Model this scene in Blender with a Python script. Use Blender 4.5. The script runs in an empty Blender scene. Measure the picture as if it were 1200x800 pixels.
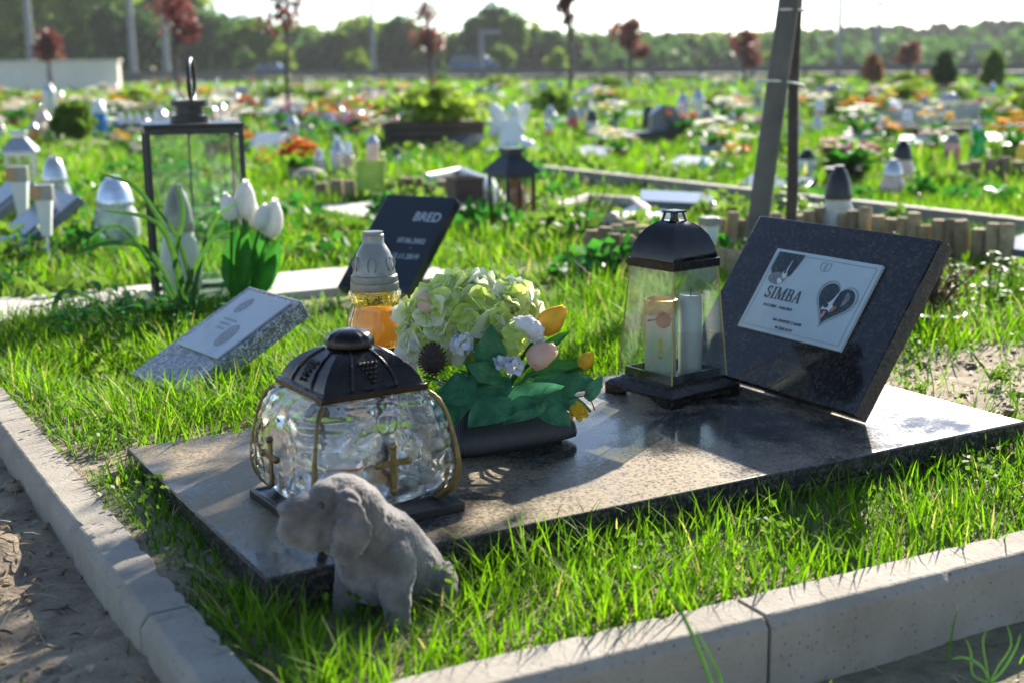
import bpy, bmesh, math, random
import numpy as np
from mathutils import Vector, Matrix, Euler
random.seed(7); RNG = np.random.default_rng(7)
SC = bpy.context.scene; COL = SC.collection
PI = math.pi
# ------------------------------------------------------------------ site survey (metres; camera stands at x=y=0)
FPX, ROLL, PITCH, HC = 1560.0, -0.012, 0.204587, 0.575
YAW = 0.520402; ORG = (-0.24955, 1.25758); SLAB_W, SLAB_L, ZS = 0.5503, 1.1214, 0.075
EU = (math.cos(YAW), math.sin(YAW)); EN = (-math.sin(YAW), math.cos(YAW))
def xy(u, v, z=0.0):                       # plot coordinates (u along the grave slab, v across) to world
    return Vector((ORG[0]+u*EU[0]+v*EN[0], ORG[1]+u*EU[1]+v*EN[1], z))
def uv(x, y):
    a, b = x-ORG[0], y-ORG[1]
    return a*EU[0]+b*EU[1], a*EN[0]+b*EN[1]
def ray(px, py):
    cr, sr = math.cos(ROLL), math.sin(ROLL)
    du, dv = px-600, py-400
    a = (cr*du+sr*dv)/FPX; b = (-sr*du+cr*dv)/FPX
    c, s = math.cos(PITCH), math.sin(PITCH)
    return Vector((a, c-b*s, -s-b*c))
def at(px, py, z=0.0):                     # survey a sighted point on the level z
    d = ray(px, py); t = (z-HC)/d.z
    return Vector((0, 0, HC))+d*t
def atY(px, py, Y):                        # survey a sighted point at the distance Y
    d = ray(px, py); return Vector((0, 0, HC))+d*(Y/d.y)
def mpp(Y): return Y/FPX/0.98

# ------------------------------------------------------------------ mesh collector
class MB:
    def __init__(s): s.v=[]; s.f=[]
    def add(s, vs, fs):
        o=len(s.v); s.v+= [tuple(p) for p in vs]; s.f+=[tuple(i+o for i in f) for f in fs]; return s
    def box(s, c, d, rot=None):
        x,y,z=[k/2 for k in d]
        P=[Vector(p) for p in ((-x,-y,-z),(x,-y,-z),(x,y,-z),(-x,y,-z),(-x,-y,z),(x,-y,z),(x,y,z),(-x,y,z))]
        if rot is not None: P=[rot@p for p in P]
        c=Vector(c)
        return s.add([p+c for p in P],[(3,2,1,0),(4,5,6,7),(0,1,5,4),(1,2,6,5),(2,3,7,6),(3,0,4,7)])
    def rings(s, R, cap0=True, cap1=True, close=True):
        n=len(R[0]); vs=[p for r in R for p in r]; fs=[]
        for i in range(len(R)-1):
            for j in range(n if close else n-1):
                k=(j+1)%n; fs.append((i*n+j,i*n+k,(i+1)*n+k,(i+1)*n+j))
        if cap0: fs.append(tuple(reversed(range(n))))
        if cap1: fs.append(tuple(range((len(R)-1)*n,len(R)*n)))
        return s.add(vs,fs)
    def lathe(s, prof, c=(0,0,0), n=24, cap0=True, cap1=True, mod=None, sx=1, sy=1):
        R=[]
        for r,z in prof:
            R.append([(c[0]+sx*r*(mod(2*PI*j/n) if mod else 1)*math.cos(2*PI*j/n), c[1]+sy*r*(mod(2*PI*j/n) if mod else 1)*math.sin(2*PI*j/n), c[2]+z) for j in range(n)])
        return s.rings(R,cap0,cap1)
    def sq(s, prof, c=(0,0,0), n=2, cap0=True, cap1=True, exp=None, rot=0.0):  # square lofts: prof = (half width, z); exp -> rounded square
        R=[]
        for w,z in prof:
            r=[]
            if exp is None:
                for a,b in ((-1,-1),(1,-1),(1,1),(-1,1)):
                    a2,b2={(-1,-1):(1,-1),(1,-1):(1,1),(1,1):(-1,1),(-1,1):(-1,-1)}[(a,b)]
                    for k in range(n): t=k/n; r.append((w*(a+(a2-a)*t),w*(b+(b2-b)*t)))
            else:
                for k in range(n):
                    t=2*PI*(k+.5)/n; ct,st=math.cos(t),math.sin(t)
                    q=(abs(ct)**exp+abs(st)**exp)**(-1/exp); r.append((w*q*ct,w*q*st))
            cr,sr=math.cos(rot),math.sin(rot)
            R.append([(c[0]+x*cr-y*sr,c[1]+x*sr+y*cr,c[2]+z) for x,y in r])
        return s.rings(R,cap0,cap1)
    def tube(s, pts, rad, n=8, cap=True):
        pts=[Vector(p) for p in pts]; m=len(pts)
        if not isinstance(rad,(list,tuple)): rad=[rad]*m
        R=[]; ref=None
        for i,p in enumerate(pts):
            d=(pts[min(i+1,m-1)]-pts[max(i-1,0)]).normalized()
            if ref is None: ref=Vector((0,0,1)) if abs(d.z)<.9 else Vector((1,0,0))
            a=d.cross(ref)
            a=a.normalized() if a.length>1e-6 else d.orthogonal().normalized()
            b=a.cross(d).normalized(); ref=b
            R.append([p+rad[i]*(math.cos(2*PI*k/n)*a+math.sin(2*PI*k/n)*b) for k in range(n)])
        R=[list(reversed(r)) for r in R]
        return s.rings(R,cap,cap)
    def ell(s, c, r, nu=16, nv=10, rot=None):
        c=Vector(c); R=[]
        for i in range(1,nv):
            t=PI*i/nv; z=-math.cos(t); q=math.sin(t); ring=[]
            for j in range(nu):
                p=Vector((r[0]*q*math.cos(2*PI*j/nu),r[1]*q*math.sin(2*PI*j/nu),r[2]*z))
                if rot is not None: p=rot@p
                ring.append(p+c)
            R.append(ring)
        return s.rings(R)
    def poly(s, pts, z0, z1, M=None):           # extruded outline in xy
        n=len(pts); vs=[Vector((p[0],p[1],z0)) for p in pts]+[Vector((p[0],p[1],z1)) for p in pts]
        if M is not None: vs=[M@v for v in vs]
        return s.add(vs,[tuple(reversed(range(n))),tuple(range(n,2*n))]+[(i,(i+1)%n,n+(i+1)%n,n+i) for i in range(n)])
    def leaf(s, base, d, up, L, W, bend=.3, fold=.15, prof=None, nu=6, lobes=0):
        base=Vector(base); d=Vector(d).normalized(); up=Vector(up)
        side=d.cross(up)
        side=side.normalized() if side.length>1e-5 else d.orthogonal().normalized()
        up=side.cross(d).normalized(); vs=[]; fs=[]
        for i in range(nu+1):
            t=i/nu; w=(prof(t) if prof else math.sin(PI*min(1,t*.93+.06))**.8)*W/2
            if lobes: w*=1-.28*abs(math.sin(lobes*PI*t))
            c=base+d*(L*(t-.15*bend*t*t))+up*(L*bend*(t*.35-t*t*.8))
            for k in (-1,-.5,0,.5,1):
                vs.append(c+side*(w*k)+up*(abs(k)*fold*w*2+.06*W*math.sin(5*t+3*k)))
        for i in range(nu):
            for k in range(4): a=i*5+k; fs.append((a,a+1,a+6,a+5))
        return s.add(vs,fs)
    def mesh(s, name):
        m=bpy.data.meshes.new(name); m.from_pydata(s.v,[],s.f); m.update(); return m
    def build(s, name, mat, parent=None, loc=(0,0,0), rotz=0, ang=35, bevel=0, smooth=True, seg=2):
        m=s.mesh(name)
        if mat is not None: m.materials.append(mat)
        if smooth:
            m.polygons.foreach_set('use_smooth',[True]*len(m.polygons)); m.set_sharp_from_angle(angle=math.radians(ang))
        o=bpy.data.objects.new(name,m); COL.objects.link(o)
        if parent is not None: o.parent=parent
        o.location=loc; o.rotation_euler=(0,0,rotz)
        if bevel:
            b=o.modifiers.new('bevel','BEVEL'); b.width=bevel; b.segments=seg; b.limit_method='ANGLE'; b.angle_limit=math.radians(40)
        return o
def tag(o, label=None, cat=None, group=None, kind=None):
    if label: o['label']=label
    if cat: o['category']=cat
    if group: o['group']=group
    if kind: o['kind']=kind
    return o
def thing(name, label, cat, loc=(0,0,0), rotz=0, group=None):
    o=bpy.data.objects.new(name,None); COL.objects.link(o); o.empty_display_size=.05
    o.location=loc; o.rotation_euler=(0,0,rotz); return tag(o,label,cat,group)
def dup(src, loc=None, rotz=None, scale=None, label=None, group=None, parent=None):
    c=src.copy(); COL.objects.link(c)
    if parent is not None: c.parent=parent
    for ch in list(src.children): dup(ch, parent=c)
    if loc is not None: c.location=loc
    if rotz is not None: c.rotation_euler=(0,0,rotz)
    if scale is not None: c.scale=(scale,)*3 if not isinstance(scale,(tuple,list)) else scale
    if label: c['label']=label
    if group: c['group']=group
    return c

# ------------------------------------------------------------------ materials
class NT:
    def __init__(s, name):
        s.m=bpy.data.materials.new(name); s.m.use_nodes=True; s.t=s.m.node_tree; s.t.nodes.clear()
        s.out=s.n('ShaderNodeOutputMaterial'); s.tc=None
    def n(s, typ, **kw):
        x=s.t.nodes.new(typ)
        for k,v in kw.items():
            if k.startswith('i_'):
                key=k[2:].replace('_',' '); x.inputs[key].default_value=v
            else: setattr(x,k,v)
        return x
    def l(s,a,b): s.t.links.new(a,b)
    def co(s, kind='Object'):
        if s.tc is None: s.tc=s.n('ShaderNodeTexCoord')
        return s.tc.outputs[kind]
    def noise(s, scale, detail=4, rough=.55, kind='Object', vec=None):
        x=s.n('ShaderNodeTexNoise'); x.inputs['Scale'].default_value=scale; x.inputs['Detail'].default_value=detail; x.inputs['Roughness'].default_value=rough
        s.l(vec if vec is not None else s.co(kind), x.inputs['Vector']); return x.outputs['Fac']
    def voro(s, scale, kind='Object', out='Color', feature='F1'):
        x=s.n('ShaderNodeTexVoronoi'); x.feature=feature; x.inputs['Scale'].default_value=scale; s.l(s.co(kind),x.inputs['Vector']); return x.outputs[out]
    def ramp(s, fac, stops, interp='LINEAR'):
        x=s.n('ShaderNodeValToRGB'); cr=x.color_ramp; cr.interpolation=interp
        while len(cr.elements)<len(stops): cr.elements.new(.5)
        for e,(p,c) in zip(cr.elements,stops): e.position=p; e.color=(*c,1) if len(c)==3 else c
        s.l(fac,x.inputs['Fac']); return x.outputs['Color']
    def val(s, fac, a, b, lo=0, hi=1):
        x=s.n('ShaderNodeMapRange'); x.inputs['From Min'].default_value=lo; x.inputs['From Max'].default_value=hi
        x.inputs['To Min'].default_value=a; x.inputs['To Max'].default_value=b; s.l(fac,x.inputs['Value']); return x.outputs['Result']
    def mix(s, fac, a, b, blend='MIX'):
        x=s.n('ShaderNodeMix'); x.data_type='RGBA'; x.blend_type=blend
        for sock,val in ((x.inputs[0],fac),(x.inputs[6],a),(x.inputs[7],b)):
            if hasattr(val,'links'): s.l(val,sock)
            elif isinstance(val,(int,float)): sock.default_value=val
            else: sock.default_value=(*val,1) if len(val)==3 else val
        return x.outputs[2]
    def bsdf(s, col=None, rough=.5, metal=0, **kw):
        b=s.n('ShaderNodeBsdfPrincipled')
        def put(sock,val):
            if val is None: return
            if hasattr(val,'links'): s.l(val,sock)
            elif isinstance(val,(tuple,list)): sock.default_value=(*val,1) if len(val)==3 and sock.type=='RGBA' else val
            else: sock.default_value=val
        put(b.inputs['Base Color'],col); put(b.inputs['Roughness'],rough); put(b.inputs['Metallic'],metal)
        for k,v in kw.items(): put(b.inputs[k.replace('_',' ')],v)
        return b
    def bump(s, b, h, strength=.3, dist=.002):
        x=s.n('ShaderNodeBump'); x.inputs['Strength'].default_value=strength; x.inputs['Distance'].default_value=dist
        s.l(h,x.inputs['Height']); s.l(x.outputs['Normal'],b.inputs['Normal']); return x
    def done(s, shader): s.l(shader.outputs[0] if hasattr(shader,'outputs') else shader, s.out.inputs['Surface']); return s.m
def sc3(c,k): return tuple(min(1,max(0,x*k)) for x in c)
def plain(name, col, rough=.5, metal=0, var=.25, scale=30, bump=.15, bscale=None, dist=.002, **kw):
    t=NT(name); f=t.noise(scale,5,.6)
    c=t.ramp(f,[(.25,sc3(col,1-var)),(.75,sc3(col,1+var))])
    r=t.val(t.noise(scale*2.3,3),max(.02,rough-.1),min(1,rough+.1),.3,.7)
    b=t.bsdf(c,r,metal,**kw)
    if bump: t.bump(b,t.noise(bscale or scale*6,4),bump,dist)
    return t.done(b)
def leafmat(name, c0, c1, trans=.45, rough=.45, tcol=None, scale=25, attr=None, spec=.3):
    t=NT(name)
    if attr:
        a=t.n('ShaderNodeAttribute'); a.attribute_name=attr; f=a.outputs['Fac']
    else:
        f=t.noise(scale,3)
    c=t.ramp(f,[(.05,c0),(.84,c1),(.90,(.36,.30,.14)),(1,(.46,.39,.22))] if attr else [(.3,c0),(.7,c1)])
    b=t.bsdf(c,rough); b.inputs['Specular IOR Level'].default_value=spec
    tr=t.n('ShaderNodeBsdfTranslucent')
    t.l(t.mix(1.0,c,tcol or (1,1,1),'MULTIPLY'),tr.inputs['Color'])
    mx=t.n('ShaderNodeMixShader'); mx.inputs[0].default_value=trans
    t.l(b.outputs[0],mx.inputs[1]); t.l(tr.outputs[0],mx.inputs[2]); return t.done(mx)
def pane(name, tint=(.93,.97,.95), refl=.12, rough=.02, dust=.04):
    t=NT(name); tr=t.n('ShaderNodeBsdfTransparent'); tr.inputs['Color'].default_value=(*tint,1)
    g=t.n('ShaderNodeBsdfGlossy'); g.inputs['Roughness'].default_value=rough
    fr=t.n('ShaderNodeLayerWeight'); fr.inputs['Blend'].default_value=.25
    v=t.val(fr.outputs['Facing'],refl*.4,min(1,refl*5))
    # thin dust on the glass
    d=t.n('ShaderNodeBsdfDiffuse'); d.inputs['Color'].default_value=(.7,.72,.7,1)
    mx=t.n('ShaderNodeMixShader'); t.l(v,mx.inputs[0]); t.l(tr.outputs[0],mx.inputs[1]); t.l(g.outputs[0],mx.inputs[2])
    m2=t.n('ShaderNodeMixShader'); t.l(t.val(t.noise(18,4),.0,dust,.35,.75),m2.inputs[0]); t.l(mx.outputs[0],m2.inputs[1]); t.l(d.outputs[0],m2.inputs[2])
    return t.done(m2)
def thick(name, col, rough=.03, bump=.0, scale=60, dist=.002, ior=1.48):
    t=NT(name); b=t.bsdf(col,rough,0,IOR=ior); b.inputs['Transmission Weight'].default_value=1
    if bump: t.bump(b,t.noise(scale,3),bump,dist)
    return t.done(b)

M={}
M['metal_black']=plain('black painted metal',(.009,.009,.010),.4,0,.3,40,.1)
M['metal_dark']=plain('dark bronze metal',(.035,.03,.026),.24,.75,.35,50,.12)
M['gold']=plain('antique gold trim',(.17,.125,.05),.45,.8,.4,90,.2)
M['brass']=plain('brass edge',(.30,.25,.10),.35,.8,.2,60,.1)
M['iron']=plain('dark brown lid metal',(.028,.022,.019),.22,.75,.35,60,.25,None,.001)
M['plastic_black']=plain('black plastic',(.02,.02,.021),.42,0,.2,40,.15)
M['plastic_grey']=plain('grey plastic lid',(.24,.23,.20),.38,.35,.15,50,.1)
M['plastic_silver']=plain('silver plastic lid',(.50,.50,.50),.25,.7,.12,50,.1)
M['white_plastic']=plain('white plastic',(.72,.72,.70),.4,0,.08,40,.05)
M['wax']=plain('milky candle body',(.62,.62,.58),.45,0,.08,30,.05,None,.001,Subsurface_Weight=.3,Subsurface_Radius=(.01,.01,.008),Subsurface_Scale=.5)
M['pane']=pane('clear lantern pane'); M['pane_old']=pane('dusty lantern pane',(.93,.96,.93),.10,.02,.05)
M['acrylic']=pane('clear acrylic',(.86,.91,.89),.2)
t=NT('pressed clear glass'); b=t.bsdf((.985,.995,.99),.03,0,IOR=1.42); b.inputs['Transmission Weight'].default_value=1; t.bump(b,t.noise(34,2),.38,.003)
tl=t.n('ShaderNodeBsdfTranslucent'); tl.inputs['Color'].default_value=(.9,.92,.9,1); mx=t.n('ShaderNodeMixShader'); t.l(t.val(t.noise(48,5,.7),.0,.34,.56,.80),mx.inputs[0]); t.l(b.outputs[0],mx.inputs[1]); t.l(tl.outputs[0],mx.inputs[2]); M['pressed']=t.done(mx)
M['amber']=thick('amber glass',(1.0,.80,.34),.05,.5,45,.0022)
M['clear_ribbed']=thick('clear ribbed glass',(.95,.98,.96),.05,.6,70,.003)
M['crystal']=plain('frosted crystal plastic',(.72,.74,.72),.16,0,.2,60,.5,80,.003,Transmission_Weight=.55)
M['red_wax']=plain('red candle glass',(.55,.09,.05),.35,0,.2,30,.05)
M['sensor']=plain('brown sensor window',(.40,.22,.09),.4,0,.2,30,.05)
M['orange_wax']=plain('orange candle wax',(.75,.30,.05),.4,0,.2,30,.05)
M['pink_glass']=plain('pink candle glass',(.70,.33,.30),.3,0,.15,30,.05)
M['peach_glass']=plain('peach candle glass',(.66,.46,.36),.3,0,.2,30,.05)
M['blue_plastic']=plain('blue plastic',(.03,.20,.50),.4,0,.2,30,.05)
M['cyan_plastic']=plain('turquoise plastic',(.05,.42,.60),.4,0,.2,30,.05)
M['yellow_plastic']=plain('yellow plastic',(.80,.50,.02),.4,0,.15,30,.05)
M['green_plastic']=plain('bright green plastic',(.02,.42,.08),.35,0,.2,30,.05)
M['lime_pot']=plain('lime green pot',(.32,.48,.08),.5,0,.15,20,.05)
M['terracotta']=plain('terracotta',(.33,.14,.07),.8,0,.25,20,.2)
M['wood']=plain('weathered grey timber',(.15,.125,.10),.85,0,.35,14,.4)
M['stakewood']=plain('round grey tree stake wood',(.115,.098,.084),.8,0,.3,10,.3)
M['bark']=plain('young tree bark',(.060,.042,.034),.75,0,.4,30,.5,80,.003)
M['bark_far']=plain('grey brown bark',(.10,.085,.07),.9,0,.3,3,.3)
M['dome']=plain('polished dark roof metal',(.035,.032,.030),.12,.85,.3,20,.05)
t=NT('log edging wood'); oi=t.n('ShaderNodeObjectInfo'); c=t.ramp(oi.outputs['Random'],[(0,(.19,.14,.075)),(.5,(.32,.225,.115)),(1,(.42,.31,.165))]); c=t.mix(t.val(t.noise(26,6,.7),0,.8,.45,.7),c,(.07,.05,.032)); b=t.bsdf(c,.9); t.bump(b,t.noise(70,5,.7),.7,.005); M['log']=t.done(b)
M['brown_box']=plain('dark brown planter',(.06,.04,.028),.8,0,.3,10,.2)
M['stone_grey']=plain('light grey stone',(.33,.34,.36),.4,0,.2,20,.2)
M['stone_slate']=plain('slate grey polished stone',(.12,.135,.16),.22,0,.2,60,.05)
M['stone_white']=plain('white painted stone',(.70,.69,.66),.6,0,.12,15,.2)
M['stone_tan']=plain('tan stone',(.36,.30,.23),.7,0,.25,15,.3)
M['angel']=plain('white cast stone',(.75,.74,.70),.55,0,.1,25,.3)
M['soilpot']=plain('dry potting soil',(.10,.07,.045),.95,0,.5,60,.6)
M['wall']=plain('beige rendered wall',(.74,.66,.54),.9,0,.08,2,.1)
M['rail']=plain('dark guard rail',(.13,.11,.095),.7,0,.3,2,.1)
M['pole']=plain('grey mast',(.20,.21,.22),.6,.2,.15,3,.05)
M['car_blue']=plain('blue car paint',(.02,.07,.16),.25,.2,.15,3,0)
M['carglass']=plain('dark car glass',(.02,.025,.03),.08,0,.2,3,0)
M['tyre']=plain('black rubber',(.02,.02,.02),.8,0,.2,20,.1)
M['cord']=plain('pale plastic tie',(.70,.68,.60),.5,0,.1,50,.1)
M['strap']=plain('white picket paint',(.62,.63,.66),.5,0,.1,15,.1)
M['grey_picket']=plain('grey plastic picket',(.36,.37,.36),.6,0,.15,15,.1)
M['petal_white']=leafmat('white tulip petal',(.78,.77,.72),(.88,.87,.83),.5,.4)
M['petal_lime']=leafmat('pale lime hydrangea petal',(.58,.70,.14),(.80,.88,.36),.62,.5,None,60)
M['petal_cream']=leafmat('cream hydrangea petal',(.78,.80,.55),(.88,.90,.72),.6,.5,None,60)
M['petal_yellow']=leafmat('yellow petal',(.76,.46,.02),(.86,.62,.06),.5,.4)
M['petal_pink']=leafmat('pale pink petal',(.76,.54,.42),(.88,.72,.56),.5,.4)
M['petal_red']=leafmat('red petal',(.55,.03,.01),(.75,.10,.02),.3,.45)
M['petal_orange']=leafmat('orange petal',(.70,.18,.01),(.85,.32,.03),.3,.45)
M['petal_magenta']=leafmat('magenta petal',(.42,.05,.16),(.62,.16,.30),.3,.45)
M['petal_lilac']=leafmat('lilac petal',(.42,.34,.60),(.62,.58,.76),.3,.45)
M['petal_blue']=leafmat('pale blue blossom',(.45,.50,.68),(.70,.74,.84),.3,.5)
M['petal_rose']=leafmat('dusty rose petal',(.30,.05,.045),(.46,.12,.09),.12,.5)
M['white_fuzz']=leafmat('white catkin fuzz',(.70,.68,.66),(.82,.81,.78),.3,.7,None,200)
M['leaf_silk']=leafmat('silk ivy leaf',(.03,.15,.062),(.10,.34,.155),.5,.30,None,50)
M['leaf_green']=leafmat('fresh green leaf',(.02,.13,.012),(.06,.25,.025),.5,.4)
M['leaf_bright']=leafmat('bright spring leaf',(.08,.17,.012),(.17,.30,.02),.45,.5)
M['leaf_dark']=leafmat('dark evergreen foliage',(.018,.05,.012),(.045,.095,.02),.3,.6)
M['leaf_mid']=leafmat('mid green foliage',(.07,.15,.016),(.15,.25,.03),.62,.6,None,1.2)
M['leaf_light']=leafmat('light spring foliage',(.14,.23,.018),(.26,.36,.035),.62,.6,None,1.2)
M['leaf_deep']=leafmat('deep green foliage',(.03,.085,.018),(.07,.15,.026),.62,.6,None,1.2)
M['leaf_pine']=leafmat('pine wood foliage',(.035,.046,.026),(.06,.075,.04),.25,.7,None,.6)
M['leaf_red']=leafmat('red plum leaf',(.10,.026,.022),(.25,.075,.06),.45,.5,None,9)
M['leaf_rust']=leafmat('rusty orange leaf',(.20,.08,.03),(.32,.14,.05),.35,.6,None,9)
M['dry']=leafmat('dry brown leaf',(.07,.045,.025),(.16,.11,.06),.3,.7,None,60)
M['straw']=leafmat('dry straw',(.34,.27,.15),(.55,.47,.30),.35,.6)
M['cone']=plain('pine cone brown',(.035,.022,.015),.75,0,.4,80,.3)
M['candle_gold']=plain('gold foil',(.72,.47,.14),.35,.6,.3,120,.4)

# concrete of the kerbs
t=NT('cast concrete'); f=t.noise(9,6,.6); g=t.noise(140,3)
c=t.ramp(f,[(.2,(.20,.17,.13)),(.5,(.285,.25,.20)),(.8,(.34,.31,.255))]); c=t.mix(t.val(g,0,.5,.55,.75),c,(.16,.15,.13))
c=t.mix(t.val(t.noise(3.2,5,.7),0,.5,.58,.76),c,(.15,.115,.08)); c=t.mix(t.val(t.noise(22,6,.7),0,.55,.60,.72),c,(.30,.24,.16))
pv=t.voro(95,'Object','Distance'); c=t.mix(t.val(pv,.5,0,.03,.10),c,(.12,.10,.08))
b=t.bsdf(c,.9); bp=t.bump(b,t.noise(160,4),.6,.002); b2=t.n('ShaderNodeBump'); b2.inputs['Strength'].default_value=.8; b2.inputs['Distance'].default_value=.003; t.l(t.val(pv,0,1,.04,.16),b2.inputs['Height']); t.l(b2.outputs['Normal'],bp.inputs['Normal']); M['concrete']=t.done(b)
t=NT('pale paving concrete'); f=t.noise(12,6,.6); c=t.ramp(f,[(.2,(.42,.39,.34)),(.8,(.56,.52,.46))]); b=t.bsdf(c,.85); t.bump(b,t.noise(160,4),.4,.0015); M['paving']=t.done(b)
# polished granite of the slab with rain-dried dust
def granite(name, c0, c1, fleck, dust=None, rough=.07, sc=260):
    t=NT(name); v=t.voro(sc); sep=t.n('ShaderNodeSeparateColor'); t.l(v,sep.inputs[0])
    c=t.ramp(sep.outputs[0],[(.0,c0),(.55,c1),(.86,fleck),(1,sc3(fleck,1.3))]); c=t.mix(t.val(t.noise(sc*.16,3),0,.8,.45,.7),c,c0)
    r=t.val(t.noise(40,4),rough*.7,rough*1.5,.3,.7)
    if dust:
        d1=t.noise(3.1,6,.62); d2=t.noise(210,5,.75)
        a=t.val(d1,0,1,.43,.57); s=t.val(d2,.25,1,.40,.58)
        mm=t.n('ShaderNodeMath',operation='MULTIPLY'); t.l(a,mm.inputs[0]); t.l(s,mm.inputs[1])
        m2=t.n('ShaderNodeMath',operation='MULTIPLY_ADD',use_clamp=True); t.l(mm.outputs[0],m2.inputs[0]); m2.inputs[1].default_value=dust[1]; m2.inputs[2].default_value=dust[2]
        ge=t.n('ShaderNodeNewGeometry'); sx=t.n('ShaderNodeSeparateXYZ'); t.l(ge.outputs['Normal'],sx.inputs[0]); m3=t.n('ShaderNodeMath',operation='MULTIPLY'); t.l(m2.outputs[0],m3.inputs[0]); t.l(t.val(sx.outputs['Z'],0,1,.55,.95),m3.inputs[1]); m2=m3
        c=t.mix(m2.outputs[0],c,dust[0]); 
        r=t.n('ShaderNodeMath',operation='MULTIPLY_ADD',use_clamp=True); t.l(m2.outputs[0],r.inputs[0]); r.inputs[1].default_value=.6; r.inputs[2].default_value=rough
        r=r.outputs[0]
    b=t.bsdf(c,r); b.inputs['IOR'].default_value=1.30 if dust else 1.5
    if dust: t.l(t.val(m2.outputs[0],.5,.12),b.inputs['Specular IOR Level'])
    t.bump(b,t.noise(300,3),.04,.0005)
    return t.done(b)
M['granite_slab']=granite('polished grey granite slab',(.018,.017,.018),(.036,.033,.032),(.085,.075,.066),((.33,.26,.165),1.0,.02),.09,300)
M['granite_black']=granite('polished black brown granite',(.010,.010,.012),(.016,.015,.016),(.042,.030,.024),None,.07,240)
M['granite_rough']=plain('split granite edge',(.026,.020,.017),.5,0,.7,130,.8,160,.004)
M['granite_speck']=granite('speckled grey granite',(.07,.07,.075),(.22,.22,.23),(.50,.50,.50),None,.35,420)
M['granite_plain']=plain('plain black polished stone',(.012,.016,.022),.12,0,.2,60,.02)
M['plaque']=plain('satin glass plaque',(.40,.46,.47),.16,0,.06,25,.02)
M['ink']=plain('engraved dark lettering',(.035,.045,.05),.5,0,.1,60,0)
M['ink_soft']=plain('faint engraved lines',(.20,.25,.26),.5,0,.1,60,0)
M['ink_white']=plain('engraved pale lettering',(.42,.45,.47),.6,0,.1,60,0)
M['photo_dark']=plain('photo print dark fur',(.018,.022,.026),.25,0,.5,160,0)
M['photo_green']=plain('photo print background',(.02,.035,.03),.25,0,.6,60,0)
M['photo_white']=plain('photo print white blaze',(.52,.55,.55),.25,0,.15,150,0)
M['photo_tan']=plain('photo print tan fur',(.32,.14,.05),.25,0,.3,160,0)
M['photo_pink']=plain('photo print tongue',(.55,.20,.24),.25,0,.15,160,0)
M['photo_grey']=plain('photo print grey',(.16,.16,.165),.25,0,.4,120,0)
# flocked puppy
t=NT('grey flocked puppy'); f=t.noise(28,5,.6); c=t.ramp(f,[(.3,(.062,.050,.043)),(.5,(.140,.119,.104)),(.7,(.235,.205,.182))])
c=t.mix(t.val(t.noise(11,4),0,.55,.5,.75),c,(.15,.115,.075))
b=t.bsdf(c,.95); b.inputs['Sheen Weight'].default_value=.4; bp=t.bump(b,t.noise(330,4),.7,.002); b2=t.n('ShaderNodeBump'); b2.inputs['Strength'].default_value=.35; b2.inputs['Distance'].default_value=.003; t.l(t.noise(110,5,.65),b2.inputs['Height']); t.l(b2.outputs['Normal'],bp.inputs['Normal']); M['puppy']=t.done(b)
# soil / ground
t=NT('sandy soil and turf'); n1=t.noise(1.7,6,.62); n2=t.noise(26,6,.7); n3=t.noise(190,4,.7)
sand=t.ramp(n2,[(.25,(.11,.08,.05)),(.5,(.26,.20,.13)),(.75,(.40,.315,.205))])
turf=t.ramp(n2,[(.3,(.022,.045,.008)),(.55,(.05,.085,.014)),(.8,(.10,.12,.03))])
at_=t.n('ShaderNodeAttribute'); at_.attribute_name='bare'
damp=t.val(t.noise(2.6,5,.65),0,.42,.50,.66); sand=t.mix(damp,sand,(.12,.085,.052)); c=t.mix(at_.outputs['Fac'],turf,sand); c=t.mix(t.val(n3,0,.7,.56,.72),c,(.05,.035,.022))
b=t.bsdf(c,.95); t.bump(b,n2,.9,.012); M['ground']=t.done(b)
M['grass']=leafmat('grass blade',(.026,.105,.006),(.20,.36,.010),.62,.55,(.86,1.0,.42),attr='tint',spec=.22)
M['grass_tall']=leafmat('broad grass blade',(.03,.10,.02),(.07,.17,.02),.45,.4)
SKY_S,SUN_S,EXPO,HAZE=.085,5.0,1.72,.0004
# ================================================================== GROUND
def vnoise(x, y, s, seed=0):
    r=np.random.default_rng(seed); o=np.zeros_like(x)
    for k in range(7):
        a=r.uniform(0,2*PI); f=s*r.uniform(.5,1.9); p=r.uniform(0,2*PI)
        o+=np.sin((x*math.cos(a)+y*math.sin(a))*f+p+1.3*np.sin((y*math.cos(a)-x*math.sin(a))*f*.7+p*2))
    return o/7
V_LOW=(-.268,-.256); U_LOW=(-.104,-.086)
_p=[at(1050,400),at(1200,400),at(1200,470),at(1100,450)]
DIRT=[(xy(1.5,.35),.42,.30),(xy(1.95,.75),.35,.18),(xy(1.25,.30),.14,.35),(xy(.30,.62),.42,.05),(xy(-.03,.57),.06,.05),(xy(.9,.62),.35,.06),
      (at(700,650),.07,.03),(at(1020,590),.05,.03),(at(330,790),.05,.03),(at(340,350),.35,.10),(at(80,352),.5,.12),(at(760,120),.1,.1),(at(640,315),.22,.10),(at(560,690),.05,.03),(at(860,640),.05,.025),(at(620,760),.05,.02),(at(460,365),.3,.12),(at(620,345),.3,.1),(at(170,500),.12,.05),(at(30,420),.1,.05)]
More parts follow.
